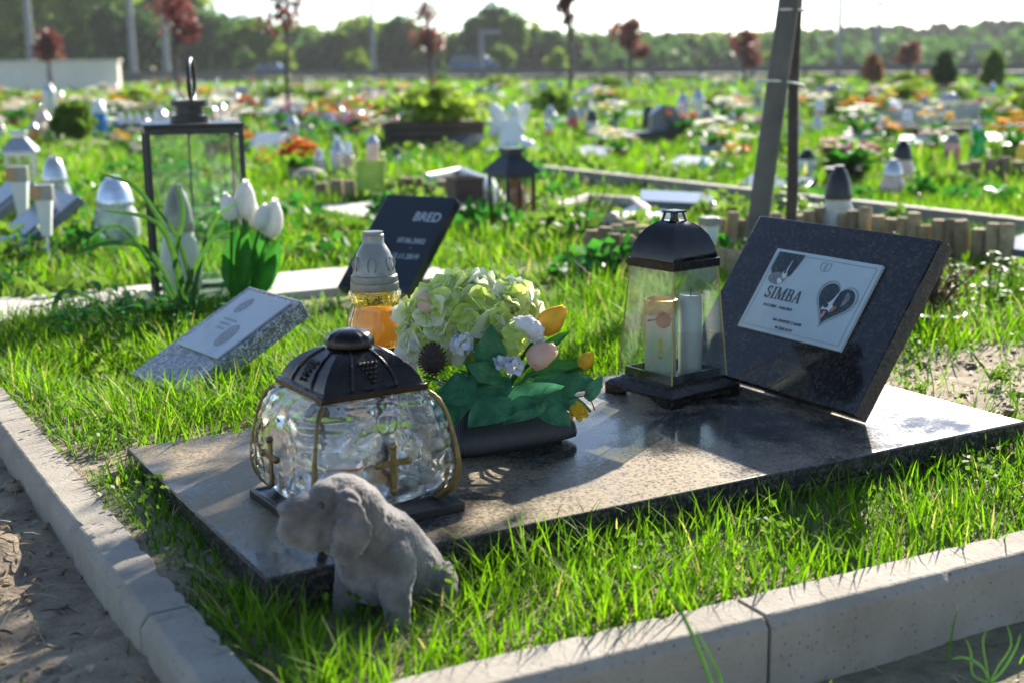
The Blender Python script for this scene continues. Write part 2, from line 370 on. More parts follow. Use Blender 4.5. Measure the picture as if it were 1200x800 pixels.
def bare(x, y):
    u=(x-ORG[0])*EU[0]+(y-ORG[1])*EU[1]; v=(x-ORG[0])*EN[0]+(y-ORG[1])*EN[1]
    near=np.clip((3.2-y)/1.5,0,1)
    b=.04+.70*near+.25*vnoise(x,y,5,3)*np.clip((16-y)/10,0,1)+.9*np.clip(vnoise(x,y,2.2,77)-.22,0,.5)*np.clip((y-2.6)*2,0,1)*np.clip((14-y)/6,0,1)
    d=np.zeros_like(x)
    for c,ru,rv in DIRT:
        a=(x-c.x)*EU[0]+(y-c.y)*EU[1]; w=(x-c.x)*EN[0]+(y-c.y)*EN[1]
        d=np.maximum(d,np.clip(1.6-1.3*np.sqrt((a/ru)**2+(w/rv)**2)+.35*vnoise(x,y,28,5),0,1))
    low=(u<U_LOW[1])|(v<V_LOW[1])
    return np.clip(np.maximum(np.maximum(b,d),np.where(low,np.where(v<V_LOW[1],.55+.3*vnoise(x,y,9,6),1.),0.)),0,1), d
def gz(x, y):
    u=(x-ORG[0])*EU[0]+(y-ORG[1])*EU[1]; v=(x-ORG[0])*EN[0]+(y-ORG[1])*EN[1]
    z=.006*vnoise(x,y,9,1)+.003*vnoise(x,y,40,2)
    def S(t): t=np.clip(t,0,1); return t*t*(3-2*t)
    z=z+(.027+.021*S(v/.5)*(1-S((u-.5)/.6)))*(1-S((v-.55)/.9))*(1-S((u-1.6)/.8))
    z=np.where(u<.03,np.maximum(z,(.046*S((v+.06)/.22))*(1-S((v-.75)/.9))+.004*vnoise(x,y,30,4)),z)
    zl=.004+.014*vnoise(x,y,16,8)+.006*vnoise(x,y,60,9); zf=-.030+.008*vnoise(x,y,14,8)
    z=np.where(u<=U_LOW[0]+.001,zl,z); z=np.where(v<=V_LOW[0]+.001,zf,z)
    return z*np.clip((9-y)/4,0,1) if True else z
def grow(a, step, lim, k=1.16):
    o=[a]
    while abs(o[-1])<lim: step*=k; o.append(o[-1]+math.copysign(step,lim if step>0 else -lim) if False else o[-1]+step)
    return o
def lines(lo, hi, st, lim0, lim1, extra):
    L=list(np.arange(lo,hi,st)); s=st; q=lo
    while q>lim0: s*=1.22; q-=s; L.append(q)
    s=st; q=hi
    while q<lim1: s*=1.22; q+=s; L.append(q)
    L=[a for a in L if all(abs(a-e)>.006 for e in extra)]+list(extra)
    return np.array(sorted(L))
ul=lines(-.7,2.4,.022,-420,620,U_LOW); vl=lines(-.7,2.6,.022,-420,620,V_LOW)
UU,VV=np.meshgrid(ul,vl,indexing='ij'); X=ORG[0]+UU*EU[0]+VV*EN[0]; Y=ORG[1]+UU*EU[1]+VV*EN[1]
Z=gz(X,Y); nu_,nv_=X.shape
idx=np.arange(nu_*nv_).reshape(nu_,nv_)
q=np.stack([idx[:-1,:-1],idx[1:,:-1],idx[1:,1:],idx[:-1,1:]],-1).reshape(-1,4)
def npmesh(name, co, faces_list, attrs=None):          # faces_list: list of (n,k) int arrays
    m=bpy.data.meshes.new(name); m.vertices.add(len(co)); m.vertices.foreach_set('co',np.ascontiguousarray(co,dtype=np.float32).ravel())
    tot=sum(f.size for f in faces_list); n=sum(len(f) for f in faces_list)
    m.loops.add(tot); m.polygons.add(n)
    m.loops.foreach_set('vertex_index',np.concatenate([f.ravel() for f in faces_list]).astype(np.int32))
    st=[];o=0
    for f in faces_list: st.append(o+np.arange(len(f))*f.shape[1]); o+=f.size
    m.polygons.foreach_set('loop_start',np.concatenate(st).astype(np.int32))
    for k,a in (attrs or {}).items():
        at_=m.attributes.new(k,'FLOAT','POINT'); at_.data.foreach_set('value',np.ascontiguousarray(a,dtype=np.float32).ravel())
    m.update(calc_edges=True); m.validate(); return m
B_,D_=bare(X,Y)
gm=npmesh('ground',np.stack([X,Y,Z],-1).reshape(-1,3),[q],{'bare':B_}); gm.materials.append(M['ground'])
gm.polygons.foreach_set('use_smooth',[True]*len(gm.polygons))
g=bpy.data.objects.new('ground',gm); COL.objects.link(g); tag(g,kind='structure')

# ================================================================== KERBS OF THE PLOT
def kerb(p0, p1, label, inner_right=True, name='concrete_edging', w=.054, top=.05, cham=.010, cz=.012, bot=-.13):
    p0=Vector(p0); p1=Vector(p1); d=(p1-p0); L=d.length
    # local x along the kerb, local y towards the outside
    prof=[(0,bot),(0,top),(w-cham,top),(w,top-cz),(w,bot)]
    mb=MB(); r_=random.Random(int(L*1e4)); RR=[]; nseg=max(2,int(L/.012))
    for i in range(nseg+1):
        x=.002+(L-.004)*i/nseg; ch=r_.random()**16*.006 if 0<i<nseg else 0; ch2=r_.random()**16*.004
        RR.append([(x,y+(ch2 if k==1 else -ch if k in (2,3) else 0)*1.0+r_.gauss(0,.00025),z-(ch*.8 if k in (2,3) else ch2*.8 if k==1 else 0)+r_.gauss(0,.00025)) for k,(y,z) in enumerate(prof)])
    mb.rings(RR)
    o=mb.build(name,M['concrete'],None,ang=28,bevel=.0014,seg=1)
    ang=math.atan2(d.y,d.x); o.location=(p0.x,p0.y,0); o.rotation_euler=(0,0,ang)
    return tag(o,label,'kerb stone','kerb stones around the grave plot')
# along the left side local x runs towards -v so that local y points to -u
def lk(v0,v1,label): return kerb(xy(-.066,v1),xy(-.066,v0),label)
# check orientation: x = -EN, y = +90deg = EU -> flip by running towards +v
def lk(v0,v1,label): return kerb(xy(-.066,v0),xy(-.066,v1),label)
lk(-.30,.033,'short near piece of the left concrete kerb, in front of the dark joint')
lk(.033,1.033,'long concrete kerb stone on the left, between grass strip and sandy path')
lk(1.033,2.033,'concrete kerb stone leaving the picture at the left, beyond the long left one')
def fv(u): return -.223-.031*(u-.03)/.80
def fk(u0,u1,label): return kerb(xy(u1,fv(u1)),xy(u0,fv(u0)),label,w=.057,cham=.009,cz=.010)
fk(-.06,.405,'front concrete kerb stone at bottom, left of the chipped joint, before the puppy')
fk(.405,1.6,'front concrete kerb stone at lower right with tall shaded face, right of the joint')

# ================================================================== GRAVE SLAB
gs=thing('grave_slab','polished dark granite grave slab with dried dust, lying under lanterns and the dog headstone','grave slab',xy(0,0,0),YAW)
MB().box((SLAB_L/2,SLAB_W/2,.0605),(SLAB_L,SLAB_W,.029)).build('granite_top',M['granite_slab'],gs,bevel=.0025)
MB().box((SLAB_L/2,SLAB_W/2,.0),(SLAB_L-.07,SLAB_W-.07,.0905)).build('plinth',M['concrete'],gs,bevel=.003)

# ================================================================== TILTED STONES
def stone(name,label,cat,BL,BR,h,th,t,mat,group=None,bevel=.003,support=None,rough=None):
    BL=Vector(BL); BR=Vector(BR); X=(BR-BL); w=X.length; X.normalize()
    P=Vector((-X.y,X.x,0)); P.normalize(); th=math.radians(th)
    Yv=P*math.cos(th)+Vector((0,0,1))*math.sin(th); Zv=X.cross(Yv)
    mb=MB().box((w/2,h/2,-t/2),(w,h,t)); o=mb.build(name,mat,None,bevel=bevel)
    o.matrix_world=Matrix(((X.x,Yv.x,Zv.x,BL.x),(X.y,Yv.y,Zv.y,BL.y),(X.z,Yv.z,Zv.z,BL.z),(0,0,0,1)))
    tag(o,label,cat,group)
    if support:
        # a wedge block under the back, standing on the ground
        hh=h*(.42 if name=='headstone' and mat is M['granite_black'] else .78); zt=BL.z+math.sin(th)*hh-math.cos(th)*t; base=support
        c=BL+X*(w/2)+Yv*hh-Zv*(t+.002)
        Ri=o.matrix_world.to_3x3().transposed()
        hb=c.z-base-.01
        if hb>.01:
            b=MB().box((0,0,0),(w*(.3 if mat is M['granite_black'] else .55),.05,hb)); s=b.build('support_block',M['granite_rough'] if mat in (M['granite_black'],) else M['brown_box'],o,bevel=.003)
            pos=Vector((c.x,c.y,base+hb/2))+P*.012
            A=Matrix(((X.x,P.x,0),(X.y,P.y,0),(0,0,1)))
            mw=Matrix.Translation(pos)@A.to_4x4()
            s.matrix_local=o.matrix_world.inverted()@mw
    return o
def on_plane(o, px, py):                # where the sighted point lies on a tilted stone's face, in the face's own x, y
    Mi=o.matrix_world.inverted(); a=Mi@Vector((0,0,HC)); d=Mi.to_3x3()@ray(px,py); t=-a.z/d.z; p=a+d*t; return p.x,p.y
def lettering(name, txt, mat, parent, x, y, size, z=.0012, bold=0.0, align='CENTER', depth=.0003, shear=0, xs=1.0):
    cu=bpy.data.curves.new(name,'FONT'); cu.body=txt; cu.size=size; cu.extrude=depth; cu.offset=bold; cu.align_x=align; cu.shear=shear; cu.resolution_u=3
    tmp=bpy.data.objects.new('tmp',cu); COL.objects.link(tmp)
    dg=bpy.context.evaluated_depsgraph_get(); me=bpy.data.meshes.new_from_object(tmp.evaluated_get(dg))
    bpy.data.objects.remove(tmp); me.materials.clear(); me.materials.append(mat)
    o=bpy.data.objects.new(name,me); COL.objects.link(o); o.parent=parent; o.location=(x,y,z); o.scale=(xs,1,1); return o

hs=stone('headstone','tilted polished black granite headstone with the satin SIMBA plaque','headstone',xy(.9,.503,.0915),xy(.9,.112,.0915),.280,56,.028,M['granite_black'],bevel=.0012,support=ZS)
hw=(xy(.9,.503)-xy(.9,.112)).length
# split, unpolished right edge and the engraved plaque
mb=MB(); 
E_=[]
for i in range(25):
    y=.280*i/24
    E_.append([(hw+.001+.0025*random.random()*(1 if k else .2),y,-.0285+.0285*k/5+(.0012*random.random() if 0<k<5 else 0)) for k in range(6)])
mb.rings(E_,False,False,close=False); mb.build('split_edge',M['granite_rough'],hs,ang=20)
cs=[on_plane(hs,*p) for p in ((916,293.5),(1038,314),(987,413),(865,384))]
px0=(cs[0][0]+cs[3][0])/2; px1=(cs[1][0]+cs[2][0])/2; py0=(cs[2][1]+cs[3][1])/2; py1=(cs[0][1]+cs[1][1])/2
PW,PH=px1-px0,py1-py0
pl=MB().box((0,0,.003),(PW,PH,.006)).build('plaque',M['plaque'],hs,bevel=.0006); pl.location=((px0+px1)/2,(py0+py1)/2,.0005)
PZ=.0066
def flat(name, pts, mat, parent, z, th=.00025, hole=None):
    mb=MB(); mb.poly([(p[0],p[1]) for p in pts],z,z+th); return mb.build(name,mat,parent,smooth=False)
# double border line
def frame(mb, w, h, t, z):
    for c,d in (((0,h/2),(w,t)),((0,-h/2),(w,t)),((-w/2,0),(t,h-2*t)),((w/2,0),(t,h-2*t))): mb.box((c[0],c[1],z),(d[0],d[1],.0003))
mb=MB(); frame(mb,PW*.94,PH*.90,.0006,PZ); mb.build('border_line',M['ink_soft'],pl,smooth=False)
# serif capitals of the name
def serif(txt, H):
    P=[]; x=0
    def rect(a,b,c,d): P.append([(x+a*H,b*H),(x+c*H,b*H),(x+c*H,d*H),(x+a*H,d*H)])
    def par(x0,y0,x1,y1,w): P.append([(x+x0*H,y0*H),(x+(x0+w)*H,y0*H),(x+(x1+w)*H,y1*H),(x+x1*H,y1*H)])
    def arc(cx,cy,rx,ry,a0,a1,w0,w1,n=14):
        o=[];i=[]
        for k in range(n+1):
            t=k/n; a=math.radians(a0+(a1-a0)*t); w=w0+(w1-w0)*math.sin(PI*t)
            o.append((x+(cx+(rx+w/2)*math.cos(a))*H,(cy+(ry+w/2)*math.sin(a))*H)); i.append((x+(cx+(rx-w/2)*math.cos(a))*H,(cy+(ry-w/2)*math.sin(a))*H))
        for k in range(n): P.append([o[k],o[k+1],i[k+1],i[k]] if a1<a0 else [i[k],i[k+1],o[k+1],o[k]][::-1])
    for ch in txt:
        if ch=='S':
            arc(.30,.745,.20,.21,40,270,.05,.13); arc(.30,.26,.22,.22,90,-150,.13,.13); rect(.44,.72,.50,.98); rect(.04,.02,.10,.30); x+=.68*H
        elif ch=='I': rect(.13,0,.28,1); rect(.02,0,.39,.05); rect(.02,.95,.39,1); x+=.50*H
        elif ch=='M':
            rect(.10,0,.15,1); rect(.80,0,.95,1); par(.42,.0,.10,1,.15); par(.42,.0,.82,1,.06); rect(0,0,.26,.05); rect(.70,0,1.05,.05); rect(0,.95,.2,1); rect(.84,.95,1.05,1); x+=1.14*H
        elif ch=='B':
            rect(.10,0,.25,1); rect(0,0,.40,.05); rect(0,.95,.40,1); rect(.25,.49,.42,.54); arc(.40,.745,.17,.23,90,-90,.05,.15); arc(.40,.26,.22,.235,90,-90,.05,.15); x+=.78*H
        elif ch=='A':
            par(.06,0,.40,1,.05); par(.60,0,.36,1,.15); rect(.22,.32,.62,.37); rect(-.04,0,.22,.05); rect(.52,0,.84,.05); x+=.9*H
    return P,x
P_,tw=serif('SIMBA',.0205)
mb=MB(); zz=PZ
for i,p in enumerate(P_):
    a=sum(p[k][0]*p[(k+1)%4][1]-p[(k+1)%4][0]*p[k][1] for k in range(4))
    if a<0: p=p[::-1]
    z0=PZ+.00004*(i%7)                     # strokes that cross sit a hair proud of one another
    mb.poly([(q[0]-tw/2,q[1]) for q in p],PZ-.0002,z0+.0003)
nm=mb.build('engraved_name',M['ink'],pl,smooth=False); nm.location=(-PW*.215,-PH*.10,0)
lettering('engraved_dates','14.11.2007 - 14.02.2019',M['ink'],pl,-PW*.215,-PH*.20,.0068,PZ)
lettering('engraved_verse','NA ZAWSZE Z NAMI',M['ink'],pl,-PW*.06,-PH*.345,.0068,PZ); lettering('engraved_verse','W SERCACH',M['ink'],pl,-PW*.06,-PH*.43,.0068,PZ)
# faint paw-heart emblem at the top centre: two interlaced outlines
def ring2(mb, cx, cy, r, w, z, n=28, sx=1, sy=1, rot=0):
    for k in range(n):
        a0,a1=2*PI*k/n,2*PI*(k+1)/n; q=[]
        for a,rr in ((a0,r-w),(a0,r+w),(a1,r+w),(a1,r-w)):
            x=sx*rr*math.cos(a); y=sy*rr*math.sin(a); q.append((cx+x*math.cos(rot)-y*math.sin(rot),cy+x*math.sin(rot)+y*math.cos(rot)))
        mb.poly(q,z,z+.0002)
mb=MB(); ring2(mb,-.004,0,.007,.0005,PZ,sx=.8,sy=1.1,rot=.5); ring2(mb,.005,.0,.007,.0005,PZ+.0001,sx=.8,sy=1.1,rot=-.5)
em=mb.build('engraved_emblem',M['ink_soft'],pl,smooth=False); em.location=(PW*.03,PH*.37,0)
# heart photograph
def heart(s, n=40):
    o=[]
    for k in range(n):
        t=2*PI*k/n; o.append((s*16*math.sin(t)**3/16, s*(13*math.cos(t)-5*math.cos(2*t)-2*math.cos(3*t)-math.cos(4*t))/16))
    return o[::-1]
HS=PH*.255
mb=MB(); h1=heart(HS*1.16); h0=heart(HS*1.10)
for k in range(len(h1)): j=(k+1)%len(h1); mb.poly([h0[k],h1[k],h1[j],h0[j]][::-1],PZ,PZ+.0002)
ho=mb.build('heart_outline',M['ink_soft'],pl,smooth=False)
hp=flat('heart_photo',heart(HS),M['photo_green'],pl,PZ,.0006)
for o in (ho,hp): o.location=(PW*.255,PH*.0,0); o.rotation_euler=(0,0,math.radians(-8))
def blob(cx,cy,rx,ry,rot=0,n=22): return [(cx+rx*math.cos(2*PI*k/n)*math.cos(rot)-ry*math.sin(2*PI*k/n)*math.sin(rot),cy+rx*math.cos(2*PI*k/n)*math.sin(rot)+ry*math.sin(2*PI*k/n)*math.cos(rot)) for k in range(n)]
z=PZ+.0006
def strip2(pts, w):
    L=[];Rr=[]
    for i,q in enumerate(pts):
        a_=pts[max(i-1,0)]; c_=pts[min(i+1,len(pts)-1)]; dx,dy=c_[0]-a_[0],c_[1]-a_[1]; l=math.hypot(dx,dy); nx,ny=-dy/l,dx/l; ww=w[i]/2; L.append((q[0]+nx*ww,q[1]+ny*ww)); Rr.append((q[0]-nx*ww,q[1]-ny*ww))
    return Rr+L[::-1]
hs_=lambda pts:[(x*HS,y*HS) for x,y in pts]
for nme,b,mt,dz in (('pictured_head',hs_([(.02,.50),(.20,.62),(.42,.66),(.66,.58),(.80,.36),(.74,.10),(.56,-.18),(.34,-.40),(.10,-.56),(.0,-.3),(-.04,0)]),'photo_dark',0),('pictured_ear',hs_([(.40,.60),(.62,.54),(.74,.34),(.66,.08),(.50,-.12),(.46,.15)]),'photo_grey',.0001),
    ('pictured_muzzle',blob(-.14*HS,-.34*HS,.30*HS,.25*HS,.35),'photo_white',.0002),('pictured_blaze',strip2(hs_([(.03,.56),(.0,.36),(-.03,.15),(-.06,-.05),(-.10,-.25)]),[.03*HS,.06*HS,.10*HS,.18*HS,.34*HS]),'photo_white',.0003),
    ('pictured_cheek',blob(.20*HS,-.30*HS,.09*HS,.19*HS,-.5),'photo_tan',.0004),('pictured_nose',blob(-.27*HS,-.26*HS,.14*HS,.11*HS,.3),'photo_dark',.0004),
    ('pictured_mouth',hs_([(-.36,-.46),(-.10,-.40),(.08,-.44),(.04,-.66),(-.14,-.80),(-.28,-.66)]),'photo_dark',.0005),('pictured_eye',blob(.14*HS,.05*HS,.04*HS,.035*HS),'photo_green',.0005),('pictured_tongue',hs_([(-.20,-.50),(-.06,-.48),(-.04,-.70),(-.12,-.88),(-.20,-.78)]),'photo_pink',.0006)):
    flat(nme,b,M[mt],hp,z+dz,.0001)
# monochrome portrait fading into the corner
pt=flat('dog_portrait',[(-.27,.12),(-.20,.02),(-.06,-.10),(.05,-.06),(.16,.06),(.25,.20),(.30,.44),(-.27,.44)],M['photo_green'],pl,0,.0004)
S_=PW
for v_ in pt.data.vertices: v_.co.x*=S_*.45; v_.co.y*=PH*.68
pt.location=(-PW*.335,PH*.165,PZ)
for nme,b,mt,dz in (('pictured_chest',blob(-.03,-.03,.10,.10,.3),'photo_grey',.0001),('pictured_head',blob(.045,.20,.075,.18,.2),'photo_dark',.0002),('pictured_blaze',strip2([(.058,.30),(.054,.20),(.050,.12),(.046,.06)],[.004,.009,.014,.03]),'photo_white',.0003),('pictured_muzzle',blob(.046,.045,.030,.065,.2),'photo_white',.0004),('pictured_nose',blob(.038,.085,.014,.026),'photo_dark',.0005),('pictured_bib',blob(.02,-.07,.028,.05,.4),'photo_white',.0002)):
    o=flat(nme,b,M[mt],pt,.0004+dz,.0001)
    for v_ in o.data.vertices: v_.co.x*=S_*.8; v_.co.y*=PH*.72

# speckled neighbour stone with a glass plate
sp=stone('headstone','speckled grey granite headstone sunk in tall grass, glass plate with oval portraits','headstone',at(153,437,.045),at(208,462,.045),.272,28.6,.034,M['granite_speck'],bevel=.002,support=0)
spw=(at(153,437,.045)-at(208,462,.045)).length
gp=MB().box((0,0,.002),(spw*.80,.165,.004)).build('glass_plate',plain('frosted glass plate',(.36,.39,.40),.12,0,.05,20,0),sp,bevel=.0005); gp.location=(spw*.54,.175,.0008)
flat('oval_portrait',blob(.028,-.03,.020,.030,.2),M['photo_grey'],gp,.0042); flat('oval_portrait',blob(-.035,.045,.016,.022,-.2),M['photo_grey'],gp,.0042)
mb=MB()
for k in range(3): mb.box((-.02,.005-.012*k,.0043),(.05-.01*k,.004,.0003))
mb.build('engraved_lines',M['ink_soft'],gp,smooth=False)
# black stone, sans name
br=stone('headstone','plain black polished headstone engraved BRED, behind the amber candle','headstone',at(395,336,.045),at(477,344,.045),.30,44,.03,M['granite_plain'],bevel=.0015,support=0)
x,y=on_plane(br,501,255); lettering('engraved_name','BRED',M['ink_white'],br,x,y-.013,.040,.0004,.0004,xs=.85)
x,y=on_plane(br,482,283); lettering('engraved_date','07.06.2002',M['ink_white'],br,x,y-.006,.021,.0004,.0002,xs=.9)
x,y=on_plane(br,481,291); lettering('engraved_dash','-',M['ink_white'],br,x,y-.004,.02,.0004)
x,y=on_plane(br,474,301); lettering('engraved_date','12.11.2019',M['ink_white'],br,x,y-.006,.021,.0004,.0002,xs=.9)
# pair of slate plaques at the left
l1=stone('headstone','slate grey tilted headstone at left, the nearer one behind the two solar torches','headstone',(-1.70,4.30,.03),(-1.53,4.06,.03),.27,36,.03,M['stone_slate'],bevel=.002,support=0)
o=MB().box((.15,.13,.003),(.20,.13,.006)).build('name_plate',M['stone_slate'],l1,bevel=.0006)
l2=stone('headstone','slate grey tilted headstone cut by the left picture edge, farther of the pair','headstone',(-2.02,4.82,.03),(-1.86,4.60,.03),.27,36,.03,M['stone_slate'],bevel=.002,support=0)
o=MB().box((.13,.13,.003),(.20,.13,.006)).build('name_plate',M['stone_slate'],l2,bevel=.0006)

# ================================================================== BULBOUS GLASS LANTERN WITH BRONZE LID
gl=thing('glass_lantern','squat bulging pressed glass lantern with dark grape-moulded lid and cross, behind the puppy','lantern',xy(.170,.168,ZS),YAW+.04)
MB().sq([(.094,.0),(.094,.010),(.090,.011),(.085,.0085),(.078,.009),(.070,.0125),(.068,.015)],n=6).build('base',M['metal_black'],gl,ang=30,bevel=.001)
prof=[(.058,.0155),(.074,.0165),(.086,.024),(.0945,.038),(.0975,.054),(.0965,.072),(.0935,.092),(.0890,.112),(.0835,.126),(.0760,.1365),(.0650,.1415)]
def smoothprof(p, k=4):
    o=[]
    for i in range(len(p)-1):
        p0,p1,p2,p3=p[max(i-1,0)],p[i],p[i+1],p[min(i+2,len(p)-1)]
        for j in range(k):
            t=j/k; o.append(tuple(.5*((2*p1[a])+(-p0[a]+p2[a])*t+(2*p0[a]-5*p1[a]+4*p2[a]-p3[a])*t*t+(-p0[a]+3*p1[a]-3*p2[a]+p3[a])*t**3) for a in (0,1)))
    return o+[p[-1]]
def emboss(w,z,x,y):
    # oval ring, corner bosses and swirls pressed into each face (a = position across the face)
    a=(x if abs(y)>abs(x) else y)/.098; b=(z-.076)/.056
    r=math.hypot(a/.62,b/.8); d=.0028*math.exp(-((r-1)/.10)**2)
    for ca,cb,rr in ((-.20,-.62,.13),(.20,-.62,.13),(-.52,-.66,.10),(.52,-.66,.10),(.70,-.2,.10),(-.70,-.2,.10),(.0,.72,.10)):
        q=math.hypot(a-ca,(b-cb)*.62)/rr; d+=.0042*max(0,1-q*q)
    d+=.0012*math.sin(11*a+9*b*b+3)*math.sin(13*b-7*a)*(1 if r>1.05 else .3)
    return d
pf=smoothprof(prof,5); R=[]; NS=132
for w,z in pf:
    ring=[]
    for k in range(NS):
        t=2*PI*(k+.5)/NS; ct,st=math.cos(t),math.sin(t); ex=6
        q_=(abs(ct)**ex+abs(st)**ex)**(-1/ex); x_,y_=w*q_*ct,w*q_*st
        s=1+emboss(w,z,x_,y_)/max(.03,math.hypot(x_,y_)) if .018<z<.138 else 1
        ring.append((x_*s,y_*s,z))
    R.append(ring)
mb=MB(); inner=[]
for w,z in reversed(pf):
    w2=w-.006; ring=[]
    for k in range(NS):
        t=2*PI*(k+.5)/NS; ct,st=math.cos(t),math.sin(t); q_=(abs(ct)**5+abs(st)**5)**(-1/5); ring.append((w2*q_*ct,w2*q_*st,max(.021,z)))
    inner.append(ring)
mb.rings(R+inner); mb.build('glass_bowl',M['pressed'],gl,ang=180)
def corner(z): 
    for (w0,z0),(w1,z1) in zip(pf,pf[1:]):
        if z0<=z<=z1+1e-9: return w0+(w1-w0)*(z-z0)/max(1e-6,z1-z0)
    return pf[-1][0]
for sx in (-1,1):
    for sy in (-1,1):
        k=2**(-1/6)*.995; pts=[]; rad=[]
        for i in range(15):
            z=.018+(.139-.018)*i/14; w=corner(z)*k+.002; pts.append((sx*w,sy*w,z)); rad.append(.0066-.0042*min(1,i/9)+(.0008 if i>12 else 0))
        MB().tube(pts,rad,8).build('corner_rib',M['gold'],gl,ang=60)
        MB().ell((sx*corner(.137)*k*1.04,sy*corner(.137)*k*1.04,.1345),(.0042,.0042,.0042),10,6).build('rib_knob',M['gold'],gl,ang=180)
for a in (0,PI/2,PI,1.5*PI):
    c=MB(); rz=Matrix.Rotation(a,3,'Z'); cy=-.1015
    for (cx,cz,dx,dz) in ((0,.068,.0075,.048),(0,.075,.036,.0075)):
        c.box(rz@Vector((cx,cy-(.0004 if dx>.02 else 0),cz)),(dx,.003,dz),rz)
    for (cx,cz) in ((0,.094),(-.018,.075),(.018,.075),(0,.043)): c.ell(rz@Vector((cx,cy-.0006,cz)),(.0048,.0028,.0048),10,6)
    c.build('cross',M['gold'],gl,ang=40,bevel=.0008)
lid=MB().sq([(.060,.1405),(.0655,.142),(.0655,.149),(.061,.151),(.0585,.158),(.052,.168),(.042,.178),(.031,.185),(.024,.188)],n=8).build('lid',M['iron'],gl,ang=28,bevel=.001)
for a in range(4):
    rz=Matrix.Rotation(a*PI/2,3,'Z')
    for off in (-.5,.5,0):
        pts=[]; 
        for w,z in ((.0605,.152),(.059,.158),(.0525,.168),(.0425,.178),(.0315,.185),(.025,.1878)): pts.append(rz@Vector((off*w*.9,-w-.0003,z)))
        if off: MB().tube(pts,.0018,6).build('lid_ridge',M['iron'],lid,ang=60)
    g_=MB(); 
    for i in range(5):
        for j in range(5-i):
            ww=.050-.004*(4-i)*0; zz_=.176-.0042*i; wq=.0445+.0045*i*.9
            g_.ell(rz@Vector(((j-(4-i)/2)*.0050,-wq,zz_)),(.0027,.0027,.0027),8,6)
    g_.build('grape_relief',M['iron'],lid,ang=180)
mb=MB(); mb.lathe([(.021,.187),(.027,.190),(.0275,.197),(.023,.2035),(.012,.208),(.003,.2085)],n=48,mod=lambda t:1+.035*math.cos(12*t)); mb.build('knob',M['iron'],lid,ang=50)
vt=thing('votive_candle','low milky candle insert with thin red rim standing inside the bulging glass lantern','candle',xy(.150,.158,ZS+.0215),0)
MB().lathe([(.022,0),(.024,.004),(.024,.032),(.020,.036),(.019,.032)],n=24).build('body',M['wax'],vt)
MB().lathe([(.0243,.030),(.0243,.033),(.020,.034),(.019,.031)],n=24).build('rim',M['red_wax'],vt)

# ================================================================== DOMED LANTERN WITH TALL PANES
dl=thing('domed_lantern','tall dark metal lantern with clear tapering panes and domed roof, beside the headstone','lantern',xy(.80,.398,ZS),YAW+math.radians(8))
bs=MB(); bs.sq([(.0735,.011),(.0735,.017),(.068,.022),(.056,.027),(.055,.030)],n=4)
for sx in (-1,1):
    for sy in (-1,1):
        bs.box((sx*.0615,sy*.0615,.0055),(.024,.024,.0115))
        for ax in (0,1):
            for k in range(4):
                d=.046-.006*k; hgt=.0085-.0022*k
                p=(sx*d,sy*.069,.011-hgt/2) if ax==0 else (sx*.069,sy*d,.011-hgt/2)
                bs.box(p,(.0062,.008,hgt) if ax==0 else (.008,.0062,hgt))
bs.build('base',M['metal_dark'],dl,ang=30,bevel=.0008)
tr=MB(); w=.050
for s in (-1,1): tr.box((0,s*w,.0365),(2*w+.003,.003,.013)); tr.box((s*w,0,.0365),(.003,2*w-.0031,.013))
tr.build('tray',M['metal_dark'],dl)
for a in range(4):
    rz=Matrix.Rotation(a*PI/2,3,'Z'); w0,z0,w1,z1=.058,.032,.0462,.200
    p=[(-w0,-w0,z0),(w0,-w0,z0),(w1,-w1,z1),(-w1,-w1,z1)]
    vs=[rz@Vector(q) for q in p]+[rz@(Vector(q)+Vector((0,.002,0))) for q in [(x*.96,y,z) for x,y,z in p]]
    MB().add(vs,[(0,1,2,3),(7,6,5,4),(0,4,5,1),(1,5,6,2),(2,6,7,3),(3,7,4,0)]).build('glass_pane',M['pane_old'],dl,smooth=False)
    MB().tube([rz@Vector((-w0-.0005,-w0-.0005,z0)),rz@Vector((-w1-.0005,-w1-.0005,z1))],.0012,6).build('edge_strip',M['brass'],dl)
MB().sq([(.0478,.199),(.0492,.1995),(.0492,.212),(.0475,.2125)],n=2).build('roof_band',M['metal_dark'],dl,ang=25,bevel=.0006)
MB().sq([(.0462,.2125),(.0455,.218),(.0425,.232),(.037,.246),(.029,.257),(.020,.2645),(.013,.268)],n=6).build('roof_dome',M['dome'],dl,ang=24)
nk=MB()
for sx in (-1,1):
    for sy in (-1,1): nk.tube([(sx*.0125,sy*.0125,.2675),(sx*.0095,sy*.0095,.280)],.0022,6)
nk.lathe([(.008,.267),(.006,.272),(.006,.281)],n=12)
nk.build('chimney_neck',M['metal_dark'],dl); MB().sq([(.0125,.280),(.0130,.2812),(.0125,.283),(.006,.284)],n=2).build('chimney_cap',M['metal_dark'],dl,ang=25)
R8=Matrix.Rotation(YAW+math.radians(8),3,'Z')
def dlpos(x,y,z=.031): p=R8@Vector((x,y,0)); c=xy(.80,.398); return (c.x+p.x,c.y+p.y,ZS+z)
ca=thing('cross_candle','white candle with gold cross, red rose and gold foil rim inside the domed lantern','candle',dlpos(-.020,.006),-.1)
MB().lathe([(.0225,0),(.024,.003),(.024,.085),(.0235,.096)],n=32).build('body',M['wax'],ca)
MB().lathe([(.0240,.0965),(.0246,.100),(.0246,.118),(.022,.119),(.0215,.1)],n=32,mod=lambda t:1+.02*math.cos(16*t)).build('foil_rim',M['candle_gold'],ca)
